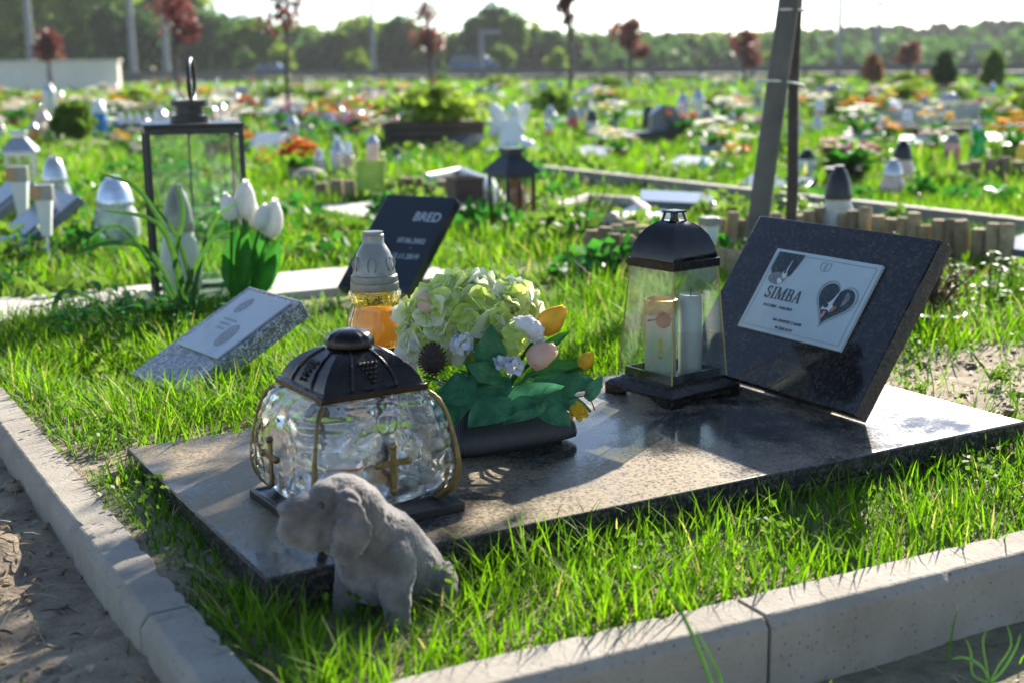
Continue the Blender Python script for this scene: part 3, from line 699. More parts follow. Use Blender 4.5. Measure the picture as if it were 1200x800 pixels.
cr=MB(); cr.box((0,-.0247,.048),(.0032,.0016,.030)); cr.box((0,-.0252,.053),(.016,.0016,.0032)); cr.ell((0,-.0245,.035),(.004,.0014,.004),8,6); cr.build('gold_cross',M['candle_gold'],ca,bevel=.0004)
ro=MB()
for k in range(22):
    a=k*2.4; r=.0016*math.sqrt(k)*1.25
    ro.leaf((.004+r*math.cos(a)*.5,-.027-.002,.092+r*math.sin(a)*.5),(math.cos(a),-.7,math.sin(a)),(0,-1,0),.0095,.011,.9,.2,nu=3)
ro.ell((.004,-.0275,.090),(.0115,.008,.0115),12,8); ro.build('rose',M['petal_rose'],ca,ang=60)
MB().tube([(-.02,-.0275,.090),(-.006,-.0275,.0915)],.0012,5).build('rose_stem',M['gold'],ca)
MB().tube([(-.0245,-.004,.05),(-.0245,-.004,.112)],.0016,5).build('gold_stripe',M['candle_gold'],ca)
cb=thing('pillar_candle','plain grey white pillar candle in the right corner of the domed lantern','candle',dlpos(.022,-.016),0)
MB().lathe([(.0175,0),(.018,.002),(.018,.122),(.017,.1235),(.015,.121),(.003,.119)],n=32).build('body',plain('greyish candle wax',(.58,.56,.52),.4,0,.06,30,.03),cb)
MB().tube([(0,0,.119),(0,0,.135)],.0010,5).build('wick',M['metal_black'],cb)

# ================================================================== AMBER CANDLE
p=at(444,486,ZS)
am=thing('amber_candle','amber ribbed glass grave candle with grey bell-shaped lid, behind the glass lantern','grave candle',(p.x,p.y,ZS),0)
mod=lambda t:1+.018*math.cos(20*t)
MB().lathe([(.046,0),(.047,.004),(.040,.012),(.028,.04),(.024,.066),(.026,.092),(.036,.100),(.030,.103)],n=60,mod=mod).build('foot',M['clear_ribbed'],am,ang=60)
o_=[(.028,.1032),(.037,.106),(.0415,.118),(.0425,.130),(.040,.145),(.0345,.160),(.0335,.168),(.037,.178),(.0375,.183),(.034,.1865)]
i_=[(r-.0035,z) for r,z in reversed(o_[1:])]+[(.02,.1075)]
MB().lathe(smoothprof(o_,3)+i_,n=80,mod=mod).build('glass_body',M['amber'],am,ang=60)
MB().lathe([(.026,.109),(.033,.114),(.0365,.124),(.0372,.132),(.0355,.146),(.0315,.158),(.006,.159)],n=24).build('candle_insert',leafmat('honey candle wax',(.92,.66,.36),(.96,.76,.48),.6,.5),am)
MB().lathe([(.0345,.1867),(.0352,.189),(.0345,.197),(.0335,.1975),(.0340,.200),(.0335,.207),(.031,.209),(.029,.222),(.024,.240),(.0165,.252),(.0155,.254),(.0155,.2655),(.0145,.2665),(.0145,.270),(.005,.2705)],n=48).build('lid',M['plastic_grey'],am,ang=30)
for k in range(6):
    a=2*PI*k/6; mb=MB(); rz=Matrix.Rotation(a,3,'Z')
    mb.tube([rz@Vector((.0075*math.cos(t)*.9,-.0288-.0018*math.cos(t)**2+.0035*(math.sin(t)>0)*math.sin(t),.224+.011*math.sin(t))) for t in np.linspace(0,2*PI,13)],.0009,5)
    mb.build('lid_relief',M['plastic_grey'],am)
# ================================================================== FLOWER ARRANGEMENT ON THE SLAB
fc=xy(.440,.315); FA=thing('flower_arrangement','bouquet of lime hydrangea, tulips and ivy leaves in a low black pot','flower arrangement',(fc.x,fc.y,ZS),0)
def fl(px,py,Y): p=atY(px,py,Y); return Vector((p.x-fc.x,p.y-fc.y,p.z-ZS))
def rrect(w,d,z,n=48,ex=7):
    o=[]
    for k in range(n):
        t=2*PI*k/n; ct,st=math.cos(t),math.sin(t); q=(abs(ct)**ex+abs(st)**ex)**(-1/ex); x,y=w*q*ct,d*q*st
        o.append((x*EU[0]+y*EN[0],x*EU[1]+y*EN[1],z))
    return o
mb=MB(); mb.rings([rrect(.080,.058,0),rrect(.082,.060,.006),rrect(.098,.072,.008),rrect(.099,.073,.013),rrect(.097,.071,.024),rrect(.090,.065,.038),rrect(.077,.056,.050),rrect(.062,.046,.058),rrect(.055,.038,.060)])
t=NT('woven black plastic pot'); c=t.bsdf((.02,.021,.023),.45); w_=t.n('ShaderNodeTexWave'); w_.inputs['Scale'].default_value=110; t.l(t.co(),w_.inputs['Vector']); t.bump(c,w_.outputs['Fac'],.5,.0015)
mb.build('pot',t.done(c),FA,ang=40)
MB().ell((0,0,.055),(.055,.042,.022),16,8).build('moss_core',M['leaf_dark'],FA,ang=60)
def ivyp(t): return max(0.03,(math.sin(PI*min(1,t*.9+.1))**.7)*(1.0-.25*t))
def addleaf(b,tip,W,mat='leaf_silk',bend=.25,up=(0,-.6,.8),name='leaf',lobes=0,fold=.12,prof=None):
    b=Vector(b); tip=Vector(tip); mb=MB(); W=W*.9; nu=12; mb.leaf(b,tip-b,up,(tip-b).length*1.02,W,bend+RNG.uniform(-.05,.15),fold,prof,nu=nu,lobes=lobes)
    o=mb.build(name,M[mat],FA,ang=80)
    if W>.018:                                    # moulded veins
        V=[Vector(q) for q in mb.v]; n_=Vector(up).normalized()*.0004; vb=MB(); mid=[V[i*5+2]+n_ for i in range(nu+1)]; vb.tube(mid,[.0008*(1-.7*i/nu) for i in range(nu+1)],5)
        for i in range(1,nu-2,2):
            for s_ in (0,4):
                j=min(nu,i+2); m2=V[min(nu,i+1)*5+(1 if s_==0 else 3)]; vb.tube([V[i*5+2]+n_,m2+n_,V[j*5+s_].lerp(m2,.15)+n_],[.00055,.0004,.0002],4)
        vb.build('vein',M['vein'],o,ang=80)
M['vein']=leafmat('pale leaf vein',(.05,.20,.11),(.09,.28,.16),.2,.5); Yc=1.745; m1=mpp(1.75)
addleaf(fl(600,455,1.70),fl(497,462,1.66),72*m1,lobes=3,name='ivy_leaf',bend=.3,prof=ivyp)
addleaf(fl(545,440,1.69),fl(530,497,1.645),62*m1,lobes=2,name='ivy_leaf',bend=.2,prof=ivyp)
addleaf(fl(572,440,1.70),fl(576,381,1.69),52*m1,lobes=2,name='ivy_leaf',up=(0,-1,.1),bend=.15,prof=ivyp)
addleaf(fl(585,445,1.69),fl(545,425,1.67),34*m1,lobes=2,name='ivy_leaf',up=(0,-.9,.3),prof=ivyp)
addleaf(fl(550,490,1.67),fl(660,447,1.66),40*m1,bend=.2,name='long_leaf',mat='leaf_silk')
addleaf(fl(600,465,1.68),fl(700,470,1.69),36*m1,bend=.3,name='long_leaf')
addleaf(fl(625,450,1.71),fl(708,448,1.72),34*m1,name='long_leaf')
addleaf(fl(620,440,1.73),fl(692,424,1.75),30*m1,name='long_leaf',mat='leaf_green')
addleaf(fl(612,436,1.76),fl(668,380,1.79),18*m1,name='long_leaf',mat='leaf_green')
addleaf(fl(620,470,1.67),fl(672,496,1.66),36*m1,name='long_leaf')
addleaf(fl(640,466,1.67),fl(590,492,1.63),40*m1,name='long_leaf')
addleaf(fl(600,470,1.66),fl(548,496,1.62),46*m1,name='long_leaf')
addleaf(fl(655,462,1.70),fl(690,440,1.69),34*m1,name='ivy_leaf',prof=ivyp)
addleaf(fl(688,468,1.70),fl(706,440,1.70),20*m1,name='ivy_leaf',up=(0,-.9,.3),prof=ivyp)
MB().tube([fl(650,470,1.69),fl(690,462,1.70),fl(697,480,1.70)],.001,5).build('ivy_stem',M['bark'],FA)
for k in range(60):
    a=RNG.uniform(0,2*PI); e=RNG.uniform(.0,1.2); r=RNG.uniform(.02,.06)
    b=Vector((r*.9*math.cos(a),r*.6*math.sin(a),RNG.uniform(.045,.075))); d=Vector((math.cos(a)*math.cos(e),math.sin(a)*math.cos(e),math.sin(e)*.8))
    addleaf(b,b+d*RNG.uniform(.03,.065),RNG.uniform(.010,.024),'leaf_silk' if k%3 else 'leaf_green',RNG.uniform(.1,.6),up=(0,0,1))
# hydrangea head: ruffled petals
def ruffle(name,c,r,n,mats,ps):
    for q,mt in enumerate(mats):
        mb=MB()
        for k in range(q,n,len(mats)):
            z=1-2*(k+.5)/n*.86; a=k*2.39996; s=math.sqrt(max(0,1-z*z)); nrm=Vector((s*math.cos(a),s*math.sin(a),z))
            p=c+Vector((nrm.x*r[0],nrm.y*r[1],nrm.z*r[2]))*RNG.uniform(.86,1.05)
            t0=nrm.orthogonal().normalized(); t1=nrm.cross(t0); ph=RNG.uniform(0,6)
            for j in range(4):
                d=(t0*math.cos(ph+j*PI/2)+t1*math.sin(ph+j*PI/2))+nrm*RNG.uniform(.0,1.1)
                s_=ps*RNG.uniform(.75,1.25); mb.leaf(p,d,nrm,s_,s_*1.15,RNG.uniform(-.5,.9),RNG.uniform(-.25,.3),lambda t:math.sin(PI*min(1,t*.75+.18))**.6,nu=4)
        mb.build(name,M[mt],FA,ang=80)
ruffle('hydrangea_head',fl(543,378,1.77),(.068,.054,.054),125,('petal_lime','petal_lime','petal_cream'),.0255)
ruffle('hydrangea_head',fl(590,372,1.79),(.040,.040,.038),52,('petal_lime','petal_cream'),.0245)
ruffle('hydrangea_head',fl(494,408,1.76),(.026,.026,.026),46,('petal_cream','petal_white'),.013)
for c,r in ((fl(541,403,1.69),.012),(fl(603,429,1.67),.009),(fl(588,424,1.68),.006)):
    ruffle('blossom_cluster',c,(r,r,r),int(1500*r),('petal_white','petal_blue','petal_white'),.0065)
M['petal_yellow_outer']=leafmat('yellow outer petal',(.62,.44,.05),(.88,.60,.05),.5,.45,None,45); M['petal_pink_outer']=leafmat('blush outer petal',(.80,.66,.50),(.84,.52,.42),.5,.45,None,45)
def bud(px,py,Y,L,r,tilt,mat,name='tulip_bud'):
    c=fl(px,py,Y); mb=MB()
    mb.lathe([(r*f,L*(z-.5)) for f,z in ((.25,0),(.66,.07),(.93,.24),(1,.40),(.90,.60),(.66,.78),(.36,.92),(.03,1.0))],n=36,mod=lambda t:1+.13*abs(math.sin(1.5*t)))
    R=Euler(tilt).to_matrix(); mb.v=[tuple(R@Vector(v)+c) for v in mb.v]; mb.build(name,M[mat],FA,ang=60)
    pb_=MB(); ang0=RNG.uniform(0,6)
    for k in range(5):
        a=ang0+k*2*PI/5; pb_.leaf((r*.93*math.cos(a),r*.93*math.sin(a),-L*.46),(math.cos(a)*.10,math.sin(a)*.10,1),(math.cos(a),math.sin(a),0),L*(1.02 if k%2 else .93),r*1.75,.62,-.30,lambda t:math.sin(PI*min(1,t*.80+.18))**.75,nu=9)
    pb_.v=[tuple(R@Vector(v)+c) for v in pb_.v]; pb_.build('bud_petal',M[mat+'_outer'],FA,ang=80)
    b=R@Vector((0,0,-L*.48))+c; MB().tube([b,b*.5+Vector((0,0,.03)),Vector((b.x*.2,b.y*.2,.05))],[.0026,.0024,.0024],7).build('stem',M['leaf_green'],FA)
bud(648,374,1.73,.047,.0150,(.2,.80,0),'petal_yellow'); bud(637,415,1.68,.042,.0150,(.3,.95,0),'petal_pink'); bud(688,421,1.72,.026,.009,(.2,.6,0),'petal_yellow'); bud(501,356,1.74,.034,.013,(.1,-.35,0),'petal_pink')
ruffle('small_blossom',fl(520,344,1.80),(.008,.008,.007),10,('petal_yellow',),.009); ruffle('small_blossom',fl(676,482,1.68),(.005,.005,.006),6,('petal_yellow',),.010); ruffle('small_blossom',fl(601,398,1.70),(.006,.006,.014),8,('petal_lime',),.016)
# white catkin curl
pts=[fl(*q) for q in ((596,388,1.72),(606,381,1.71),(618,380,1.70),(627,387,1.70),(630,398,1.70))]
mb=MB(); mb.tube(pts,[.006,.0105,.0125,.012,.009],14)
for k in range(260):
    i=RNG.uniform(0,3.99); j=int(i); p=pts[j].lerp(pts[j+1],i-j); v=Vector(RNG.normal(size=3)).normalized(); mb.ell(p+v*.0108,(.0022,)*3,5,4)
mb.build('white_catkin',M['white_fuzz'],FA,ang=180)
# pine cone
c=fl(507,421,1.68); mb=MB(); mb.ell(c,(.016,.016,.019),12,8)
for k in range(130):
    z=1-2*(k+.5)/130; a=k*2.39996; s=math.sqrt(1-z*z); nr=Vector((s*math.cos(a),s*math.sin(a),z)); p=c+Vector((nr.x*.0165,nr.y*.0165,nr.z*.020))
    t0=Vector((0,0,1)).cross(nr); t0=t0.normalized() if t0.length>.01 else Vector((1,0,0)); t1=nr.cross(t0)
    mb.add([p-t0*.0028,p+t0*.0028,p+t1*.002+nr*.0042,p-t1*.001+nr*.001],[(0,1,2),(0,3,1),(0,2,3),(1,3,2)])
mb.build('pine_cone',M['cone'],FA,ang=10)

# ================================================================== PUPPY FIGURINE
def puppy():
    B=MB(); pc=Vector((at(455,752).x,1.285,0))
    def P(px,py,Y): return atY(px,py,Y)-pc
    def cap(a,b,r0,r1,n=9):
        for i in range(n): t=i/(n-1); r=r0+(r1-r0)*t; B.ell(a.lerp(b,t),(r,r,r),16,10)
    # head: skull, brow, boxy muzzle, cheeks
    B.ell(P(402,594,1.264),(.034,.034,.032),20,14); B.ell(P(384,585,1.252),(.020,.024,.018)); B.ell(P(420,606,1.268),(.030,.032,.034))
    cap(P(366,602,1.240),P(352,606,1.233),.0205,.0200); B.ell(P(349,621,1.231),(.0205,.0210,.0190)); B.ell(P(357,628,1.224),(.013,.012,.012)); B.ell(P(343,600,1.229),(.0135,.0150,.0120)); B.ell(P(335,598,1.227),(.0065,.0095,.0065))
    B.ell(P(366,634,1.240),(.016,.018,.0125)); B.ell(P(391,622,1.252),(.0165,.026,.026)); B.ell(P(378,604,1.250),(.013,.022,.017))
    # ears: long folded flaps
    Rr=Euler((.12,.20,-.45)).to_matrix()
    B.ell(P(408,590,1.236),(.0135,.010,.014),rot=Rr); B.ell(P(412,610,1.224),(.0175,.0075,.022),rot=Rr); B.ell(P(409,632,1.217),(.0190,.0065,.022),rot=Rr); B.ell(P(402,650,1.217),(.0145,.006,.012),rot=Rr); B.ell(P(423,634,1.217),(.008,.0055,.022),rot=Euler((0,.45,-.3)).to_matrix())
    B.ell(P(370,606,1.292),(.010,.014,.026))
    # neck and trunk
    cap(P(424,614,1.275),P(450,640,1.290),.031,.037); cap(P(450,640,1.290),P(480,670,1.318),.039,.037); cap(P(480,670,1.318),P(502,702,1.345),.037,.034)
    B.ell(P(428,655,1.280),(.031,.034,.036)); B.ell(P(441,676,1.285),(.030,.034,.030))
    # shoulder and front legs
    B.ell(P(463,668,1.262),(.022,.020,.032)); cap(P(462,684,1.256),P(466,718,1.250),.0180,.0140); cap(P(466,718,1.250),P(469,760,1.244),.0138,.0128); B.ell(P(465,768,1.236),(.0150,.019,.0100))
    cap(P(411,672,1.286),P(405,712,1.284),.0165,.0135); cap(P(405,712,1.284),P(402,750,1.282),.0132,.0122); B.ell(P(399,757,1.274),(.0150,.018,.0100))
    # haunch, hind feet, tail
    B.ell(P(506,692,1.322),(.026,.036,.036),rot=Euler((0,.35,.4)).to_matrix()); cap(P(517,708,1.315),P(512,732,1.292),.0165,.0120); B.ell(P(506,739,1.280),(.0135,.021,.0105))
    B.ell(P(452,736,1.35),(.014,.020,.010)); cap(P(522,694,1.36),P(533,712,1.375),.011,.007)
    m=B.mesh('raw'); o=bpy.data.objects.new('raw',m); COL.objects.link(o)
    r=o.modifiers.new('r','REMESH'); r.mode='VOXEL'; r.voxel_size=.0018
    s=o.modifiers.new('s','SMOOTH'); s.iterations=5; s.factor=.5
    dg=bpy.context.evaluated_depsgraph_get(); me=bpy.data.meshes.new_from_object(o.evaluated_get(dg)); bpy.data.objects.remove(o)
    co=np.empty(len(me.vertices)*3,dtype=np.float32); me.vertices.foreach_get('co',co); co=co.reshape(-1,3); no=np.empty_like(co).ravel(); me.vertices.foreach_get('normal',no); no=no.reshape(-1,3)
    d=.00022*np.sin(co[:,0]*410+2*np.sin(co[:,2]*230))+.0002*np.sin(co[:,2]*370+co[:,1]*290)+.00035*RNG.normal(size=len(co)); co=co+no*d[:,None]
    me.vertices.foreach_set('co',co.ravel()); me.update(); me.polygons.foreach_set('use_smooth',[True]*len(me.polygons)); me.materials.append(M['puppy']); me.name='puppy_figurine'
    o=bpy.data.objects.new('puppy_figurine',me); COL.objects.link(o); o.location=pc+Vector((0,0,.002))
    tag(o,'grey flocked sitting puppy figurine with drooping ears, in the grass before the glass lantern','figurine')
    def child(nm,px,py,Y,r,mat,rot=None):
        q=P(px,py,Y); MB().ell(q,r,14,10,rot).build(nm,mat,o,ang=180)
    dk=plain('dark glazed eye',(.03,.026,.024),.25,0,.1,50,0)
    child('eye',376,594,1.2295,(.0040,.0045,.0042),dk); child('nose',331,597,1.2235,(.0055,.0070,.0050),plain('worn grey nose',(.20,.19,.185),.7,0,.2,100,.3))
puppy()

# ================================================================== BLACK FRAME LANTERN, ITS CANDLE, TULIPS, BLOCK VASE
p=at(236,356); bl_=thing('frame_lantern','tall black metal frame lantern with ring handle and clear panes, standing in tall grass','lantern',(p.x,p.y,0),.30)
W2=.108; H=.44; fr=MB()
for sx in (-1,1):
    for sy in (-1,1): fr.box((sx*W2,sy*W2,H/2),(.0125,.0125,H))
for z,hh in ((.018,.03),(H-.008,.016)):
    for s in (-1,1): fr.box((0,s*W2,z),(2*W2-.013,.0115,hh)); fr.box((s*W2,0,z),(.0115,2*W2-.013,hh))
fr.build('frame',M['metal_black'],bl_,bevel=.001)
MB().box((0,0,.006),(2*W2-.02,2*W2-.02,.008)).build('floor_plate',M['metal_black'],bl_)
MB().box((0,0,H+.004),(2*W2+.016,2*W2+.016,.007)).build('top_plate',M['metal_black'],bl_,bevel=.001)
cp=MB(); cp.lathe([(.048,H+.008),(.048,H+.024),(.034,H+.025),(.034,H+.046),(.046,H+.047),(.046,H+.060),(.008,H+.061)],n=32); cp.build('chimney_cap',M['metal_black'],bl_,ang=30)
hd=MB(); hd.tube([Vector((.030*math.cos(t)*.35+.008,.052*math.cos(t),H+.108+.050*math.sin(t))) for t in np.linspace(0,2*PI,33)],.0055,8,False); hd.build('ring_handle',M['metal_black'],bl_,ang=60)
for a in range(4):
    rz=Matrix.Rotation(a*PI/2,3,'Z'); MB().box(rz@Vector((0,-W2+.002,H/2+.006)),(2*W2-.0205,.003,H-.056),rz).build('glass_pane',M['pane'],bl_,smooth=False)
mt=MB(); mt.box((0,W2-.006,H/2),(.005,.003,H-.05))
for z in (.15,.235): mt.box((0,W2-.0095,z),(2*W2-.03,.0025,.003))
mt.build('muntin',M['metal_black'],bl_)
def znicz(name,label,loc,h,r,body,lid,group=None,shape=0,parts=True):
    T=thing(name,label,'grave candle',loc,RNG.uniform(0,6),group)
    if shape==0: pr=[(.70,0),(.75,.02),(.95,.12),(1,.30),(.92,.46),(.74,.56),(.72,.60)]; lp=[(.78,.60),(.80,.63),(.76,.68),(.66,.80),(.46,.92),(.30,.96),(.30,1.0),(.05,1.0)]
    elif shape==1: pr=[(.8,0),(.85,.02),(.80,.30),(.80,.66),(.72,.70)]; lp=[(.84,.70),(.86,.73),(.70,.82),(.40,.94),(.30,1.0),(.05,1.0)]
    elif shape==2: pr=[(.95,0),(1,.03),(.70,.30),(.62,.46),(.80,.60),(.60,.66)]; lp=[(.68,.66),(.70,.69),(.62,.80),(.52,.90),(.50,.985),(.46,1.0),(.05,1.0)]
    else: pr=[(.72,0),(.78,.03),(.98,.40),(1.0,.52),(.85,.62)]; lp=[(.98,.62),(.98,.66),(.72,.74),(.42,.90),(.36,.94),(.36,1.0),(.05,1.0)]
    MB().lathe(smoothprof([(a*r,b*h) for a,b in pr],2),n=24,mod=lambda t:1+.02*math.cos(12*t)).build('body',body,T,ang=50)
    MB().lathe([(a*r,b*h+.0004) for a,b in lp],n=24).build('lid',lid,T,ang=35)
    return T
znicz('candle_lantern','milky candle with silver grey bell lid inside the black frame lantern',(p.x-.045,p.y+.0,.012),.285,.050,M['wax'],M['plastic_grey'])
p=at(139,296); znicz('candle_lantern','clear glass candle with blue-tinted silver lid, left of the black frame lantern',(p.x,p.y,.02),.225,.074,M['crystal'],plain('bluish metallic lid',(.62,.68,.78),.25,.6,.3,40,.1))
p=at(68,258); znicz('candle_lantern','white candle with tall silver lid behind the left slate headstone',(p.x,p.y,0),.25,.062,M['crystal'],M['plastic_silver'])
vp=at(268,375); T=thing('tulip_bouquet','five white artificial tulips with bright green leaves, before the black frame lantern','flowers',(vp.x,vp.y,.0),0)
Yt=vp.y
for i,(px,py,L,tl) in enumerate(((268,243,.062,-.18),(287,235,.085,.10),(291,246,.080,-.02),(307,255,.060,.30),(319,257,.086,.20))):
    c=atY(px,py,Yt+.02*(i%3)-.02)-vp; R=Euler((.05*(i%2),tl,i)).to_matrix()
    r=L*.30; mb=MB(); mb.lathe([(r*f,L*(z-.5)) for f,z in ((.3,0),(.8,.1),(1,.3),(.98,.5),(.8,.72),(.5,.9),(.15,1.0))],n=24,mod=lambda t:1+.07*abs(math.sin(1.5*t)))
    for k in range(4): a=k*PI/2+.4; mb.leaf((r*.55*math.cos(a),r*.55*math.sin(a),-L*.48),(-math.cos(a)*.02,-math.sin(a)*.02,1),(math.cos(a),math.sin(a),0),L*1.07,r*1.5,.13,-.35,lambda t:math.sin(PI*min(1,t*.82+.15))**.7)
    R=Euler((0,tl,0)).to_matrix(); mb.v=[tuple(R@Vector(v)+c) for v in mb.v]; mb.build('tulip_bloom',M['petal_white'],T,ang=60)
    b=c+R@Vector((0,0,-L*.48)); MB().tube([b,Vector((b.x*.6,b.y*.6,b.z*.5)),Vector((b.x*.3,b.y*.3,.03))],.0035,7).build('stem',M['leaf_green'],T)
for px0_,py0_,px1_,py1_,wd in ((275,350,277,268,26),(290,352,300,270,24),(300,350,326,282,26),(280,352,262,300,20),(296,350,312,262,16),(285,350,288,262,22),(306,345,322,300,22)):
    a=atY(px0_,py0_,Yt)-vp; b=atY(px1_,py1_,Yt+RNG.uniform(-.03,.03))-vp
    mb=MB(); mb.leaf(a,b-a,(RNG.uniform(-.4,.4),-1,.1),(b-a).length*1.05,wd*mpp(Yt),.1,.2,nu=7); mb.build('leaf',M['leaf_green'],T,ang=80)
q=at(250,372,0); T=thing('block_vase','clear square acrylic vase block under the white tulips beside the speckled headstone','vase',(q.x,q.y,0),.3)
mb=MB(); w=.036
for s in (-1,1): mb.box((0,s*w,.05),(2*w+.005,.005,.10)); mb.box((s*w,0,.05),(.005,2*w-.0052,.10))
mb.box((0,0,.0025),(2*w-.006,2*w-.006,.005)); mb.build('walls',M['acrylic'],T,bevel=.0006)
# solar torches
for px,py,pb,lab in ((22,206,285,'left solar torch light on a thin stake beside the slate headstones'),(50,213,315,'right solar torch light on a thin stake in front of the slate headstone')):
    b=at(px+8,pb); k=mpp(b.y); T=thing('solar_torch',lab,'garden light',(b.x,b.y,0),.2)
    top=atY(px,py,b.y).z; d=atY(px,py,b.y).x-b.x; tl=Matrix.Rotation(-.10,3,'Y')
    def A(z): return Vector((d*(z/top),0,z))
    MB().tube([A(0),A(top*.38)],.0045,6).build('stake',M['white_plastic'],T)
    mb=MB(); mb.sq([(5*k,0),(9*k,42*k)],n=2,c=A(top*.38)); mb.build('tube',M['wax'],T,ang=25)
    mb=MB(); mb.box(A(top*.38+42*k+8*k),(21*k,19*k,17*k)); mb.build('head',M['plastic_grey'],T,bevel=.001)
    mb=MB(); mb.box(A(top*.38+50*k)+Vector((-8*k,-9.8*k,0)),(9*k,1.2*k,15*k)); mb.build('amber_sensor',M['sensor'],T)
# small house lanterns
def house(name,label,loc,w,h,mat,rot=.3,candle=None,group=None,panes=True):
    T=thing(name,label,'lantern',loc,rot,group); f=MB()
    for sx in (-1,1):
        for sy in (-1,1): f.box((sx*w*.45,sy*w*.45,h*.36),(w*.09,w*.09,h*.62))
    for s in (-1,1):
        f.box((0,s*w*.45,h*.36),(w*.05,w*.05,h*.60)); f.box((s*w*.45,0,h*.36),(w*.05,w*.05,h*.60))
        f.box((0,s*w*.45,h*.64),(w*.80,w*.07,h*.05)); f.box((s*w*.45,0,h*.64),(w*.07,w*.80,h*.05))
    f.box((0,0,h*.025),(w*1.05,w*1.05,h*.045)); f.build('frame',mat,T)
    MB().sq([(w*.62,h*.67),(w*.60,h*.70),(w*.22,h*.90),(w*.22,h*.96),(w*.28,h*.97),(w*.26,h*1.0)],n=2).build('roof',mat,T,ang=20)
    if panes:
        for a in range(4):
            rz=Matrix.Rotation(a*PI/2,3,'Z'); MB().box(rz@Vector((0,-w*.43,h*.35)),(w*.80,w*.01,h*.56),rz).build('glass_pane',M['pane_old'],T,smooth=False)
    return T
b=at(600,262); k=mpp(b.y); house('house_lantern','small black house lantern with barred panes and a red candle, behind the amber candle','lantern' and (b.x,b.y,0),40*k,86*k,M['metal_black'],.6)
C=znicz('candle_lantern','red and white grave candle standing inside the small black house lantern',(b.x+.012,b.y-.01,.006),50*k,13*k,M['red_wax'],M['red_wax'],shape=1)
b=at(28,228); k=mpp(b.y); house('house_lantern','silver grey house lantern at far left behind the solar torches',(b.x,b.y,0),31*k,72*k,M['plastic_silver'],.2)

# ================================================================== PAVING, STAKE, TREE, LOG BED, POTS (middle distance)
def strip(name,label,cat,u0,u1,v0,v1,z0,z1,mat,group=None,rot=0):
    c=xy((u0+u1)/2,(v0+v1)/2); mb=MB().box((0,0,(z0+z1)/2),(u1-u0,v1-v0,z1-z0)); o=mb.build(name,mat,None,(c.x,c.y,0),YAW+rot,bevel=.004); return tag(o,label,cat,group)
strip('paving_slab','pale concrete paving slab at left edge beneath the arching grass blades','paving slab',-.55,.36,1.93,2.26,-.05,.022,M['paving'])
strip('paving_slab','pale concrete paving slab right of the white tulips, before the BRED stone','paving slab',.365,1.25,1.93,2.26,-.05,.022,M['paving'])
strip('paving_slab','pale stone slab beneath the lime green bucket','paving slab',1.55,2.5,3.35,3.85,-.05,.03,M['paving'])
b=at(880,318); T0=atY(929,-30,b.y-.02)
T=thing('tree_stake','leaning grey wooden tree stake behind the SIMBA headstone','stake',(b.x,b.y,0),0)
d=T0-b; p0=Vector((0,0,-.05)); MB().tube([p0-Vector((d.x*.05,0,0)),d*.5,d*1.15],[.0305,.029,.028],14).build('pole',M['stakewood'],T,ang=60)
tb=at(924,312); T=thing('young_tree','thin brown sapling trunk tied to the wooden stake','tree',(tb.x,tb.y,0),0)
t1=atY(936,-30,tb.y)-tb; pts=[Vector((0,0,-.03)),t1*.3+Vector((.004,0,0)),t1*.6+Vector((-.004,0,0)),t1,t1*1.35+Vector((.02,0,0)),t1*1.8]
MB().tube(pts,[.0175,.016,.015,.0145,.013,.010],12).build('trunk',M['bark'],T,ang=60)
lf=MB(); br_=MB()
for k in range(26):
    z=RNG.uniform(1.05,1.75); a=RNG.uniform(0,2*PI); q=Vector((t1.x*z,t1.y*z,t1.z*z)); e=q+Vector((math.cos(a)*.3,math.sin(a)*.3,.3))*RNG.uniform(.5,1.2)
    br_.tube([q,(q+e)/2+Vector((0,0,.03)),e],[.006,.004,.002],5)
    for j in range(22):
        p=q.lerp(e,RNG.uniform(.3,1.05))+Vector(RNG.normal(size=3))*.05; lf.leaf(p,Vector(RNG.normal(size=3)),(0,0,1),.05,.028,.3,.1,nu=3)
br_.build('branch',M['bark'],T); lf.build('crown',M['leaf_red'],T,ang=80)
Yk=b.y-.03; a0=atY(886,97,Yk); a1=atY(940,104,tb.y)
# tie loops round stake and trunk
c=(b+d*((a0.z)/d.z)); c=Vector((c.x,c.y,a0.z)); ctr=(c+Vector((tb.x+t1.x*(a0.z/t1.z),tb.y+t1.y*(a0.z/t1.z),a0.z-.012)))/2
rx=(Vector((tb.x+t1.x*(a0.z/t1.z),tb.y,0))-Vector((c.x,c.y,0))).length/2
mb=MB(); ax=Vector((tb.x+t1.x*(a0.z/t1.z)-c.x,tb.y-c.y,0)); ax.normalize(); ay=Vector((-ax.y,ax.x,0))
mb.tube([ctr+ax*((rx+.030)*math.cos(t))+ay*(.036*math.sin(t))+Vector((0,0,-.010*math.cos(t))) for t in np.linspace(0,2*PI,29)],.0036,6,False)
mb.tube([c+Vector((-.03,-.034,.004)),c+Vector((-.065,-.05,.006))],.0045,6)
tag(mb.build('tree_tie',M['cord'],None),'pale plastic tie looped round the stake and sapling','tie')
mb=MB(); z2=atY(925,12,b.y).z; cc=Vector((b.x+d.x*(z2/d.z),b.y+d.y*(z2/d.z),z2)); ct=Vector((tb.x+t1.x*z2/t1.z,tb.y+t1.y*z2/t1.z,z2)); cm=(cc+ct)/2; rx=(ct-cc).length/2
ax=(ct-cc).normalized(); ay=Vector((-ax.y,ax.x,0)).normalized()
mb.tube([cm+ax*((rx+.030)*math.cos(t))+ay*(.035*math.sin(t)) for t in np.linspace(0,2*PI,25)],.003,6,False)
mb.tube([ct+ax*.016,ct+ax*.02+Vector((0,-.01,-.05)),ct+ax*.010+Vector((0,-.012,-.11))],.0025,5)
tag(mb.build('tree_tie',M['cord'],None),'upper pale tie near the top of the picture, its loose end hanging','tie')

